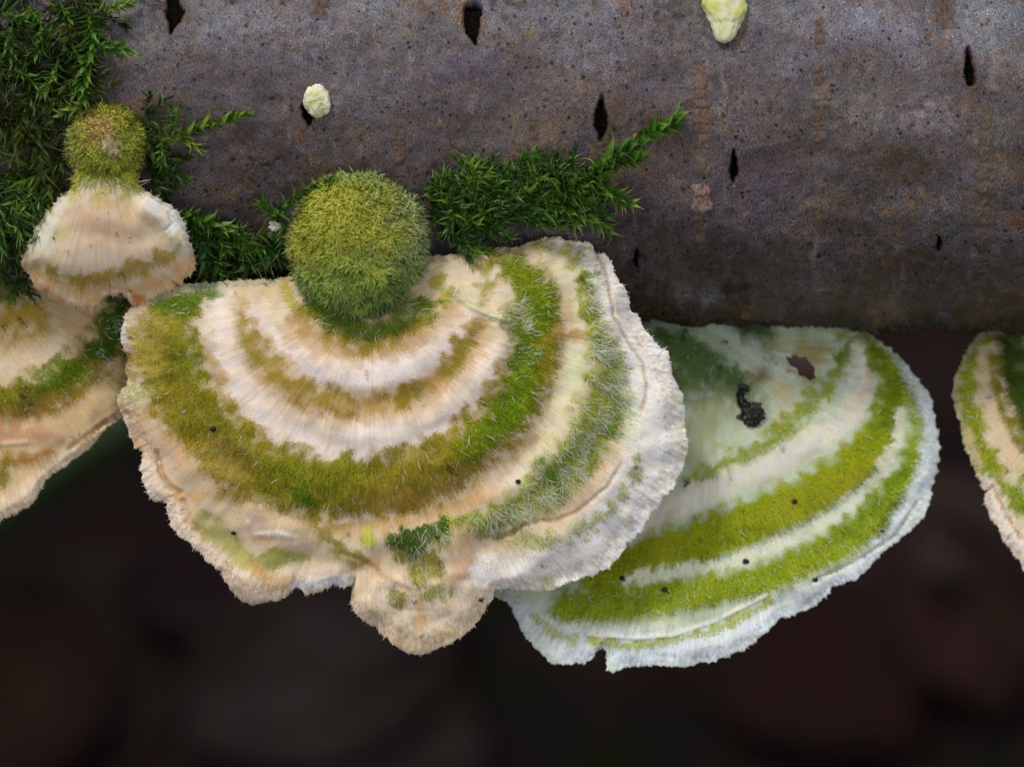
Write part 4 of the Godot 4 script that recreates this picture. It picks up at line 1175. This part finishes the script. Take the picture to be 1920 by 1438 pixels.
func curve_of(pts: Array) -> PackedVector3Array:     # x, y, lift triples along the bark -> smooth line
	var c := Curve3D.new()
	var n := pts.size() / 3
	var p := []
	for i in n: p.append(perch(pts[i * 3], pts[i * 3 + 1], pts[i * 3 + 2]))
	for i in n:
		var t: Vector3 = (p[mini(i + 1, n - 1)] - p[maxi(i - 1, 0)]) / 5.0
		c.add_point(p[i], -t, t)
	c.bake_interval = 0.001
	var out := PackedVector3Array()
	for i in 33: out.append(c.sample_baked(c.get_baked_length() * i / 32.0))
	return out

# one moss shoot: stem and single leaves. tone 0 mid, 1 dark, 2 yellowish
func shoot(label: String, pts: Array, leaves: int, length: float, tone: int, wide := 1.0, open := 1.0, group := "") -> void:
	var line := curve_of(pts)
	var t := thing("moss_shoot", label, "moss", line[0], group)
	part("stem", tube(line, 3.2, 1.2, 6, lin("4f6420"), lin("7c8f34")), M.leaf, t)
	var turn := rng.randf() * TAU
	for i in leaves:
		var u := pow((i + 0.5) / leaves, 0.9)
		var f := u * 32.0
		var a := int(f)
		var p := line[a].lerp(line[mini(a + 1, 32)], f - a)
		var along := (line[mini(a + 2, 32)] - line[maxi(a - 1, 0)]).normalized()
		turn += 2.4 + rng.randf_range(-0.3, 0.3)
		var side := along.cross(Vector3.BACK).normalized()
		var radial := side * cos(turn) + side.cross(along).normalized() * sin(turn)
		if radial.z < -0.35: radial.z *= -0.6
		radial = radial.normalized()
		var spread := lerpf(1.1, 0.62, pow(u, 1.5)) * open * rng.randf_range(0.75, 1.2)
		var dir := (along * cos(spread) + radial * sin(spread)).normalized()
		var size := length * lerpf(1.0, 0.85, u) * rng.randf_range(0.75, 1.15) * S
		var k: int = (tone if rng.randf() < 0.7 else rng.randi() % 3) * 4 + rng.randi() % 4
		var leaf := part("leaf", leaf_meshes[k], M.leaf, t)
		leaf.transform = leaf_frame(p - base, dir, radial, size, size * wide * rng.randf_range(0.85, 1.2))

# a mat of moss that nobody could count: many small shoots joined
func mat(called: String, label: String, area: Array, shoots: int, per: int, length: float, lift: Vector2, flow: Vector2, tint: Color, stray: float, stem := 1.5) -> void:
	var poly := PackedVector2Array()
	for i in area.size() / 2: poly.append(Vector2(area[i * 2], area[i * 2 + 1]))
	var box := Rect2(poly[0], Vector2.ZERO)
	for p in poly: box = box.expand(p)
	var at := perch(box.get_center().x, box.get_center().y, 0.0)
	var v := PackedVector3Array()
	var n := PackedVector3Array()
	var c := PackedColorArray()
	var ix := PackedInt32Array()
	var made := 0
	while made < shoots:
		var q := box.position + Vector2(rng.randf(), rng.randf()) * box.size
		if not Geometry2D.is_point_in_polygon(q, poly): continue
		made += 1
		var root := perch(q.x, q.y, rng.randf_range(lift.x, lift.y))
		var ahead := flow.rotated(rng.randf_range(-stray, stray) + n_big.get_noise_2d(q.x * 2.0, q.y * 2.0) * stray)
		var grow := (Vector3(ahead.x, -ahead.y, rng.randf_range(0.05, 0.6))).normalized()
		var sag := Vector3(rng.randf_range(-1, 1), rng.randf_range(-1, 1), rng.randf_range(-0.3, 0.3))
		var turn := rng.randf() * TAU
		var tone := rng.randi() % 3
		var dim := rng.randf_range(0.4, 1.05)
		for i in per:
			var u := (i + 0.5) / per
			turn += 2.4
			var side := grow.cross(Vector3.BACK).normalized()
			var radial := (side * cos(turn) + side.cross(grow).normalized() * sin(turn)).normalized()
			var spread := lerpf(1.1, 0.45, u) * rng.randf_range(0.75, 1.25)
			var dir := (grow * cos(spread) + radial * sin(spread)).normalized()
			var size := length * rng.randf_range(0.6, 1.15) * S
			var f := leaf_frame(root + grow * (u * length * stem * S) + sag * (u * u * length * stem * 0.4 * S) - at, dir, radial, size, size * rng.randf_range(0.75, 1.15))
			var k := tone * 4 + rng.randi() % 4
			var first := v.size()
			var nb := f.basis.inverse().transposed()
			for w in leaf_v[k].size():
				v.append(f * leaf_v[k][w])
				n.append((nb * leaf_n[k][w]).normalized())
				c.append(leaf_c[k][w] * tint * dim)
			for w in leaf_ix: ix.append(first + w)
			if i % 3 == 0:                    # long pale hair points of the leaves
				var h := Felt.new()
				h.hair(root + grow * (u * length * stem * 0.9 * S) + sag * (u * u * length * stem * 0.36 * S) - at, dir, radial.rotated(dir, 1.0) * rng.randf_range(-1.2, 1.2), radial if radial.z > 0.0 else -radial, size * 1.25, 2.0 * S, tint * Color(0.12, 0.2, 0.04), Color(0.42, 0.5, 0.26) * (0.35 + 0.65 * tint.g))
				var f2 := v.size()
				v.append_array(h.v); n.append_array(h.n); c.append_array(h.c)
				for w in h.ix: ix.append(f2 + w)
	var o := solo(called, arrays(v, n, c, ix), M.leaf, at)
	tag(o, label, "moss", "", "stuff")

func tube(line: PackedVector3Array, r0: float, r1: float, sides: int, c0: Color, c1: Color, rough := 0.0) -> ArrayMesh:
	var v := PackedVector3Array()
	var c := PackedColorArray()
	var m := line.size()
	for j in m:
		var along := (line[mini(j + 1, m - 1)] - line[maxi(j - 1, 0)]).normalized()
		var side := along.cross(Vector3(0.13, 0.2, 1.0)).normalized()
		var over := side.cross(along)
		var t := float(j) / (m - 1)
		for i in sides:
			var a := TAU * i / sides
			var r := lerpf(r0, r1, t) * S
			if rough > 0.0: r *= 1.0 + rough * n_mid.get_noise_3d(line[j].x / S * 2.0 + 60.0 * cos(a), line[j].y / S * 2.0 + 60.0 * sin(a), 9.0)
			if j == 0 or j == m - 1: r *= 0.15
			v.append(line[j] + (side * cos(a) + over * sin(a)) * r - base)
			c.append(c0.lerp(c1, t))
	var n := grid_normals(v, m, sides, true, false)
	var flip := false
	var probe := m / 2 * sides
	if n[probe].dot(v[probe] + base - line[m / 2]) < 0.0:
		flip = true
		n = grid_normals(v, m, sides, true, true)
	return arrays(v, n, c, grid_index(m, sides, true, flip))

# a small lumpy body
func lump(at: Vector3, radii: Vector3, rough: float, c0: Color, c1: Color, res := 20, freq := 120.0) -> ArrayMesh:
	var rows := res
	var cols := res * 2
	var v := PackedVector3Array()
	var c := PackedColorArray()
	for j in rows:
		var th := PI * j / (rows - 1)
		for i in cols:
			var ph := TAU * i / cols
			var d := Vector3(sin(th) * cos(ph), cos(th), sin(th) * sin(ph))
			var q := d * freq + at * 3000.0
			var b := n_mid.get_noise_3d(q.x, q.y, q.z)
			v.append(at + d * radii * (1.0 + rough * b + 0.3 * rough * n_fine.get_noise_3d(q.x, q.y, q.z)) * S - base)
			c.append(c0.lerp(c1, clampf(0.5 + b + 0.25 * n_fine.get_noise_3d(q.x * 2.0, q.y * 2.0, q.z * 2.0), 0.0, 1.0)))
	var n := grid_normals(v, rows, cols, true, false)
	var flip := false
	var probe := rows / 2 * cols
	if n[probe].dot(v[probe] + base - at) < 0.0:
		flip = true
		n = grid_normals(v, rows, cols, true, true)
	for i in cols:
		n[i] = Vector3.UP
		n[(rows - 1) * cols + i] = Vector3.DOWN
	return arrays(v, n, c, grid_index(rows, cols, true, flip))

# ---------------------------------------------------------------- small things and moss
func small_things() -> void:
	var t := thing("fungus_bud", "small rounded cream fungus bud beside a hole in the bark", "fungus", perch(594, 190, 0))
	part("bud_body", lump(perch(594, 190, 8), Vector3(24, 28, 17), 0.24, lin("c4c68e"), lin("f2f2de"), 60, 34.0), M.flesh, t)
	part("algae_coat", lump(perch(590, 178, 14), Vector3(13, 9, 9), 0.2, lin("bcc46a"), lin("dfe0b0"), 24, 90.0), M.flesh, t)
	t = thing("fungus_bud", "long yellowish white fungus bud hanging in at the top edge", "fungus", perch(1358, 0, 0))
	var rows := 60
	var cols := 60
	var v := PackedVector3Array()
	var c := PackedColorArray()
	for j in rows:
		var u := float(j) / (rows - 1)
		var y := lerpf(-90.0, 81.0, u)
		var w := 40.0 * sqrt(maxf(1.0 - pow(u, 7.0), 0.0)) * (1.0 - 0.26 * smooth((u - 0.6) * 3.5)) * (1.0 - 0.06 * smooth(1.0 - absf(u - 0.78) * 30.0)) * sqrt(minf(u * 6.0, 1.0)) + 0.2
		for i in cols:
			var a := TAU * i / cols
			var n := n_mid.get_noise_3d(cos(a) * 60.0, y * 1.1, sin(a) * 60.0)
			var r := w * (1.0 + 0.16 * n + 0.05 * n_fine.get_noise_3d(cos(a) * 20.0, y * 0.5, sin(a) * 20.0))
			v.append(perch(1358.0 + 3.0 * sin(y * 0.04), y, 10.0) + Vector3(cos(a) * r, 0, sin(a) * r * 0.75) * S - base)
			c.append(lin("d6d8b4").lerp(lin("c6c878"), smooth(0.75 - absf(u - 0.6) * 4.5 + n * 1.6)).lerp(lin("7f8a4a"), clampf(-0.2 - n_fine.get_noise_3d(cos(a) * 30.0, y * 0.6, sin(a) * 30.0), 0.0, 1.0) * 0.6 * u))
	var n2 := grid_normals(v, rows, cols, true, false)
	var fl := n2[rows / 2 * cols + 15].z < 0.0
	if fl: n2 = grid_normals(v, rows, cols, true, true)
	part("bud_body", arrays(v, n2, c, grid_index(rows, cols, true, fl)), M.flesh, t)
	# shrivelled crumb on the right cap
	t = thing("dropping", "black shrivelled crooked crumb lying on the green banded cap with the hole", "debris", on_cap("right", 1402, 760, 0.0))
	var pts := [[1404, 727, 5], [1394, 727, 7], [1389, 738, 8], [1391, 750, 9], [1396, 760, 10], [1403, 770, 14], [1410, 780, 16], [1412, 790, 9]]
	var line := PackedVector3Array()
	var cv := Curve3D.new()
	for p in pts: cv.add_point(on_cap("right", p[0], p[1], 8.0))
	cv.bake_interval = 0.0005
	for i in 30: line.append(cv.sample_baked(cv.get_baked_length() * i / 29.0))
	part("crooked_end", tube(line, 6.0, 13.0, 14, lin("17130f"), lin("1f1a15"), 0.8), M.crumb, t)
	part("thick_end", lump(on_cap("right", 1411, 776, 8.0), Vector3(20, 21, 13), 0.5, lin("120e0c"), lin("2a231d"), 26, 90.0), M.crumb, t)
	part("flake", lump(on_cap("right", 1393, 781, 4.0), Vector3(11, 5, 4), 0.5, lin("2a1f18"), lin("3a2c22"), 14, 90.0), M.crumb, t)
	var grains := [
		[1397, 1053, "right", 7, "1c1c16", "black seed sized grain midway along the pale line of the white rimmed cap", "grain"],
		[1166, 1086, "right", 6, "1c1c16", "black grain on the white rimmed cap close under the largest cap", "grain"],
		[1528, 1088, "right", 6, "16150f", "black oval grain on the lower right white margin of the rimmed cap", "grain"],
		[1654, 997, "right", 5, "16150f", "black grain at the white right margin of the banded cap", "grain"],
		[1491, 940, "right", 6, "3a1c10", "reddish brown grain in the broad green band of the white rimmed cap", "grain"],
		[1247, 1107, "right", 6, "3c2016", "brown grain in the outer green band, right of the bottom lobe", "grain"],
		[628, 440, 78, 4, "14100c", "round black spore ball on the big hairy knob", "grain"],
		[516, 424, -10, 13, "e4e6dc", "white crusty granule caught in moss left of the big knob", "granule"],
		[1191, 255, 24, 5, "c8842c", "tiny orange egg beside the long moss shoot", "egg"],
		[398, 803, "main", 6, "15100a", "black crumb on the left part of the largest cap", "grain"],
		[437, 998, "main", 5, "15100a", "black crumb low on the left margin of the largest cap", "grain"],
		[972, 904, "main", 5, "1e120c", "dark bead on the pale zone in the lower right of the largest cap", "grain"],
		[904, 1124, "main", 5, "15100a", "black crumb near the right edge of the bottom lobe", "grain"]]
	for g in grains:
		var at := perch(g[0], g[1], 46 if g[0] == 516 else 24)
		if g[0] == 628: at = spot(628, 440, 62)
		elif g[2] is String: at = on_cap(g[2], g[0], g[1], 1.5)
		base = at
		var o := solo(g[6], lump(at, Vector3(g[3] * 0.8, g[3] * 0.65, g[3] * 0.5), 0.8 if g[3] > 4.5 else 0.15, lin(g[4]) * 0.8, lin(g[4]) * 1.2, 14, 110.0), M.crumb if g[4] < "8" else M.flesh, at)
		tag(o, g[5], g[6] if g[6] != "grain" else "grain")

func moss() -> void:
	make_leaves()
	# mats
	mat("moss_mat", "dense dark moss covering the branch in the top left corner", [-130, -60, 215, -60, 205, 60, 175, 110, 180, 190, 120, 205, 60, 190, 20, 150, -130, 130], 140, 22, 32.0, Vector2(-4, 30), Vector2(0.25, 0.9), Color(0.42, 0.4, 0.32), 2.2, 2.4)
	mat("moss_mat", "olive withered moss left of the small knob", [-40, 150, 40, 160, 100, 200, 115, 300, 80, 330, 60, 260, -40, 190], 34, 10, 46.0, Vector2(0, 22), Vector2(-0.1, 1.0), Color(0.85, 0.6, 0.6), 0.7)
	mat("moss_mat", "bright moss tuft by the left edge under the withered moss", [-120, 310, 110, 300, 128, 360, 80, 400, 30, 430, -120, 430], 100, 22, 34.0, Vector2(2, 36), Vector2(-0.2, 1.0), Color(0.95, 1.05, 0.9), 1.5, 2.2)
	mat("moss_mat", "dark fuzzy moss low at the left edge above the tan cap", [-110, 450, 40, 440, 50, 500, 60, 560, -110, 560], 210, 12, 18.0, Vector2(20, 90), Vector2(0.2, 0.8), Color(0.55, 0.75, 0.6), 2.0)
	mat("moss_mat", "sparse dark moss between the small knob and the bare bark", [262, 195, 300, 215, 300, 300, 330, 390, 300, 390, 270, 330], 26, 12, 34.0, Vector2(0, 24), Vector2(0.9, 0.2), Color(0.42, 0.5, 0.5), 1.6)
	mat("moss_mat", "shaded moss between the two fungi with knobs", [350, 420, 440, 440, 540, 440, 540, 525, 370, 535, 350, 480], 100, 12, 40.0, Vector2(2, 44), Vector2(0.3, 0.8), Color(0.55, 0.7, 0.6), 2.0)  # tint darkened to paint in the shade among the leaves
	mat("moss_mat", "green moss mat right of the big knob", [805, 365, 860, 352, 960, 345, 1050, 340, 1080, 370, 1090, 405, 1050, 424, 1000, 426, 900, 440, 815, 456], 180, 24, 33.0, Vector2(0, 26), Vector2(0.5, -0.5), Color(1.0, 1.15, 0.9), 1.2, 1.9)
	# shoots that stand out
	var side := "moss shoots growing among the fungi"
	shoot("long moss shoot reaching up right over bare bark from the moss mat", [1050, 372, 50, 1130, 306, 40, 1205, 258, 28, 1270, 222, 20], 60, 62.0, 0, 1.5, 1.1, side)
	shoot("bushy moss shoot under the base of the long one", [1020, 400, 50, 1085, 352, 46, 1150, 312, 34, 1195, 292, 24], 48, 56.0, 0, 1.4, 1.15, side)
	shoot("moss shoot pointing right, middle one at the mat's right end", [1070, 345, 54, 1120, 350, 46, 1178, 380, 30], 40, 44.0, 0, 1.3, 1.0, side)
	shoot("lowest moss shoot at the right end of the moss mat", [1020, 380, 50, 1080, 398, 46, 1140, 430, 32], 44, 44.0, 0, 1.3, 0.9, side)
	shoot("upright moss shoot right of the mat's middle by a lenticel", [1050, 380, 54, 1045, 335, 44, 1020, 298, 24], 30, 38.0, 1, 1.1, 1.0, side)
	shoot("upright moss shoot in the middle of the moss mat", [960, 400, 54, 950, 360, 46, 945, 318, 26], 32, 40.0, 1, 1.1, 1.0, side)
	shoot("moss shoot nearest the right side of the big knob", [850, 410, 50, 845, 370, 44, 842, 332, 26], 32, 40.0, 1, 1.1, 1.0, side)
	shoot("moss shoot leaning left out of the moss mat's centre", [920, 412, 44, 895, 385, 44, 880, 345, 30], 32, 42.0, 0, 1.1, 1.0, side)
	shoot("broad leaved moss tip pushing up under the long shoot", [1100, 380, 56, 1130, 330, 48, 1150, 300, 34], 30, 44.0, 0, 1.4, 1.1, side)
	shoot("moss shoot lying along the top edge of the largest cap", [890, 425, 40, 950, 412, 40, 1010, 402, 36], 36, 40.0, 1, 1.1, 1.0, side)
	shoot("moss shoot curling down beside the big knob's right flank", [880, 385, 44, 855, 408, 42, 838, 432, 34], 30, 38.0, 1, 1.1, 1.1, side)
	shoot("plump moss shoot arching up over the big knob's left shoulder", [505, 408, 44, 545, 378, 52, 580, 356, 54, 618, 340, 50], 42, 46.0, 0, 1.45, 0.9, side)
	shoot("moss sprig beside the white granule", [530, 415, 40, 505, 396, 40, 488, 380, 30], 24, 38.0, 0, 1.15, 1.0, side)
	shoot("moss sprig hanging down left of the big knob", [530, 415, 44, 528, 445, 44, 536, 478, 36], 26, 36.0, 0, 1.1, 1.0, side)
	shoot("yellow green feathery moss shoot right of the small knob", [298, 268, 30, 345, 248, 32, 405, 230, 26, 462, 212, 18], 54, 40.0, 2, 1.3, 0.95, side)
	shoot("upright moss tuft above the feathery shoot", [318, 262, 24, 328, 228, 26, 326, 198, 18], 28, 32.0, 0, 1.0, 1.1, side)
	shoot("short bright moss shoot under the feathery shoot", [330, 252, 30, 352, 266, 30, 374, 282, 22], 26, 34.0, 2, 1.3, 0.8, side)
	shoot("moss shoot hanging down right of the small knob", [308, 255, 30, 302, 280, 30, 302, 312, 20], 24, 32.0, 0, 1.0, 1.0, side)
	shoot("moss shoot pointing right beside the small fan shaped cap", [335, 398, 40, 380, 412, 40, 425, 430, 30, 452, 442, 20], 44, 44.0, 0, 1.3, 0.95, side)
	shoot("moss shoot drooping below the right side of the fan shaped cap", [345, 412, 40, 375, 440, 40, 390, 475, 30], 30, 40.0, 1, 1.2, 1.0, side)
	shoot("tall moss shoot coming down onto the top of the small knob", [165, 20, 50, 172, 75, 56, 160, 130, 54, 158, 188, 62], 60, 46.0, 0, 1.0, 1.0, side)
	shoot("moss shoot spraying right from the top left corner", [175, 20, 46, 205, 16, 40, 245, 4, 26], 28, 40.0, 2, 1.0, 0.9, side)
	shoot("moss shoot curving right below the top left corner", [175, 85, 50, 205, 88, 42, 240, 96, 28], 32, 40.0, 0, 1.0, 0.95, side)
	shoot("pale moss shoot touching the small knob's upper left", [165, 190, 58, 140, 200, 60, 112, 214, 54], 26, 38.0, 2, 0.9, 0.9, side)
	shoot("moss shoot at the far left beneath the top corner", [20, 50, 44, 15, 90, 46, 30, 135, 36], 32, 40.0, 1, 1.0, 1.0, side)
	shoot("moss shoot in the bright tuft pointing down at the left edge", [60, 330, 36, 38, 375, 36, 26, 420, 26], 34, 42.0, 0, 1.1, 1.0, side)
	shoot("moss shoot between the left edge and the fan shaped cap", [95, 345, 22, 66, 385, 20, 46, 425, 14], 32, 42.0, 0, 1.0, 1.0, side)
	for p in [[50, 10, 78, 55, 66, 105, "second moss shoot from the left hanging at the top edge"], [105, 5, 130, 45, 118, 98, "moss shoot at the top edge just left of the tall one"], [10, 120, 45, 140, 75, 172, "lowest moss shoot at the left edge of the top corner"],
		[110, 110, 95, 150, 72, 182, "moss shoot bending down left above the withered moss"], [135, 85, 152, 128, 140, 172, "short moss shoot clinging left of the tall shoot above the small knob"], [60, 70, 95, 80, 128, 70, "moss shoot lying level in the middle of the top left corner"], [0, 20, 30, 35, 55, 30, "topmost moss shoot at the left edge"]]:
		shoot(p[6], [p[0], p[1], 40, p[2], p[3], 44, p[4], p[5], 34], 26, 40.0, 0, 1.0, 1.1, side)

# ---------------------------------------------------------------- the forest floor, far below
func floor_at(x: float, y: float) -> Vector3:        # where the sight line through (x, y) meets the ground, in world space
	var eye := tilt * Vector3(0, 0, D * S)
	var to := tilt * vec(x, y, 0.0) - eye
	return eye + to * ((GROUND - eye.y) / to.y)

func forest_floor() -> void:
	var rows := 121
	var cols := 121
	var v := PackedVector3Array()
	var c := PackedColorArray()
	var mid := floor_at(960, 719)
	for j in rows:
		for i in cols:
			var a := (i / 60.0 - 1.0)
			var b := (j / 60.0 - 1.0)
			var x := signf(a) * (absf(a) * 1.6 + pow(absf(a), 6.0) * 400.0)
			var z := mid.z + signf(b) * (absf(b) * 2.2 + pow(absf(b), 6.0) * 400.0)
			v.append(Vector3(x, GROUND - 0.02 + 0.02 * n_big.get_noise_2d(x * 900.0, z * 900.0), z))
			c.append(lin("110d0c").lerp(lin("201716"), clampf(0.5 + n_big.get_noise_2d(x * 500.0 + 70.0, z * 500.0), 0.0, 1.0)))  # soil coloured darker than real soil, to stand for deep shade
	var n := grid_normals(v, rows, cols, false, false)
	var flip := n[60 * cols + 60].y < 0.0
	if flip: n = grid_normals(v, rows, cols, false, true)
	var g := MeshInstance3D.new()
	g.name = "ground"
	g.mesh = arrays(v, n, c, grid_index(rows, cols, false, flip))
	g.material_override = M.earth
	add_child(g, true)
	tag(g, "bare soil of the forest floor far below the branch, shade painted into its colour", "ground", "", "structure")
	var leaves := [
		[600, 1290, 0.46, "282223", "large grey brown fallen leaf out of focus under the largest cap"], [1810, 1020, 0.30, "332b2a", "grey brown fallen leaf out of focus between the two right caps"],
		[40, 1330, 0.36, "20160f", "rusty fallen leaf out of focus in the bottom left corner"], [1500, 1260, 0.42, "20140f", "dark reddish fallen leaf out of focus below the white rimmed cap"],
		[740, 1440, 0.34, "252020", "grey fallen leaf out of focus at the bottom edge below the lobe"], [1800, 1180, 0.34, "271a19", "dark brown fallen leaf out of focus in the lower right"],
		[1500, 690, 0.14, "4a3c3b", "brown fallen leaf far below, seen through the hole in the banded cap"], [420, 1120, 0.30, "1c1517", "dark fallen leaf out of focus near the lower left margin of the largest cap"], [1640, 1060, 0.3, "2c201f", "brown fallen leaf out of focus just right of the banded cap's rim"]]
	for q in leaves:
		var at := floor_at(q[0], q[1])
		var lv := PackedVector3Array()
		var lc := PackedColorArray()
		for j in 13:
			var u := j / 12.0
			var w: float = q[2] * 0.36 * pow(sin(PI * clampf(u, 0.02, 0.98)), 0.7)
			for i in 9:
				var e := i / 4.0 - 1.0
				lv.append(Vector3(e * w, 0.03 + 0.05 * e * e * q[2] + 0.02 * n_big.get_noise_2d(u * 300.0, e * 200.0), (u - 0.5) * q[2]))
				lc.append(lin(q[3]).lerp(lin("171110"), clampf(0.3 + maxf(absf(e), absf(u * 2.0 - 1.0)) * 0.7 - 0.35 + 0.8 * n_big.get_noise_2d(u * 500.0 + q[0], e * 250.0), 0.0, 1.0)))
		var ln := grid_normals(lv, 13, 9, false, false)
		var lf := ln[58].y < 0.0
		if lf: ln = grid_normals(lv, 13, 9, false, true)
		var o := MeshInstance3D.new()
		o.name = "fallen_leaf"
		o.mesh = arrays(lv, ln, lc, grid_index(13, 9, false, lf))
		o.material_override = M.earth
		add_child(o, true)
		o.position = at
		o.rotation.y = q[0] * 0.7
		tag(o, q[4], "leaf")
	# a green stem behind the caps, out of focus
	base = spot(120, 880, -6000)
	var line := PackedVector3Array()
	for i in 20: line.append(spot(lerpf(420, -180, i / 19.0), lerpf(690, 1090, i / 19.0) - 40.0 * sin(PI * i / 19.0), -6000))
	var o := solo("plant_stem", tube(line, 85, 95, 10, lin("2c3f22"), lin("22301b")), M.leaf, base)
	tag(o, "blurred dark green plant stem behind the gap below the tan cap", "plant")

const GROUND := -3.4
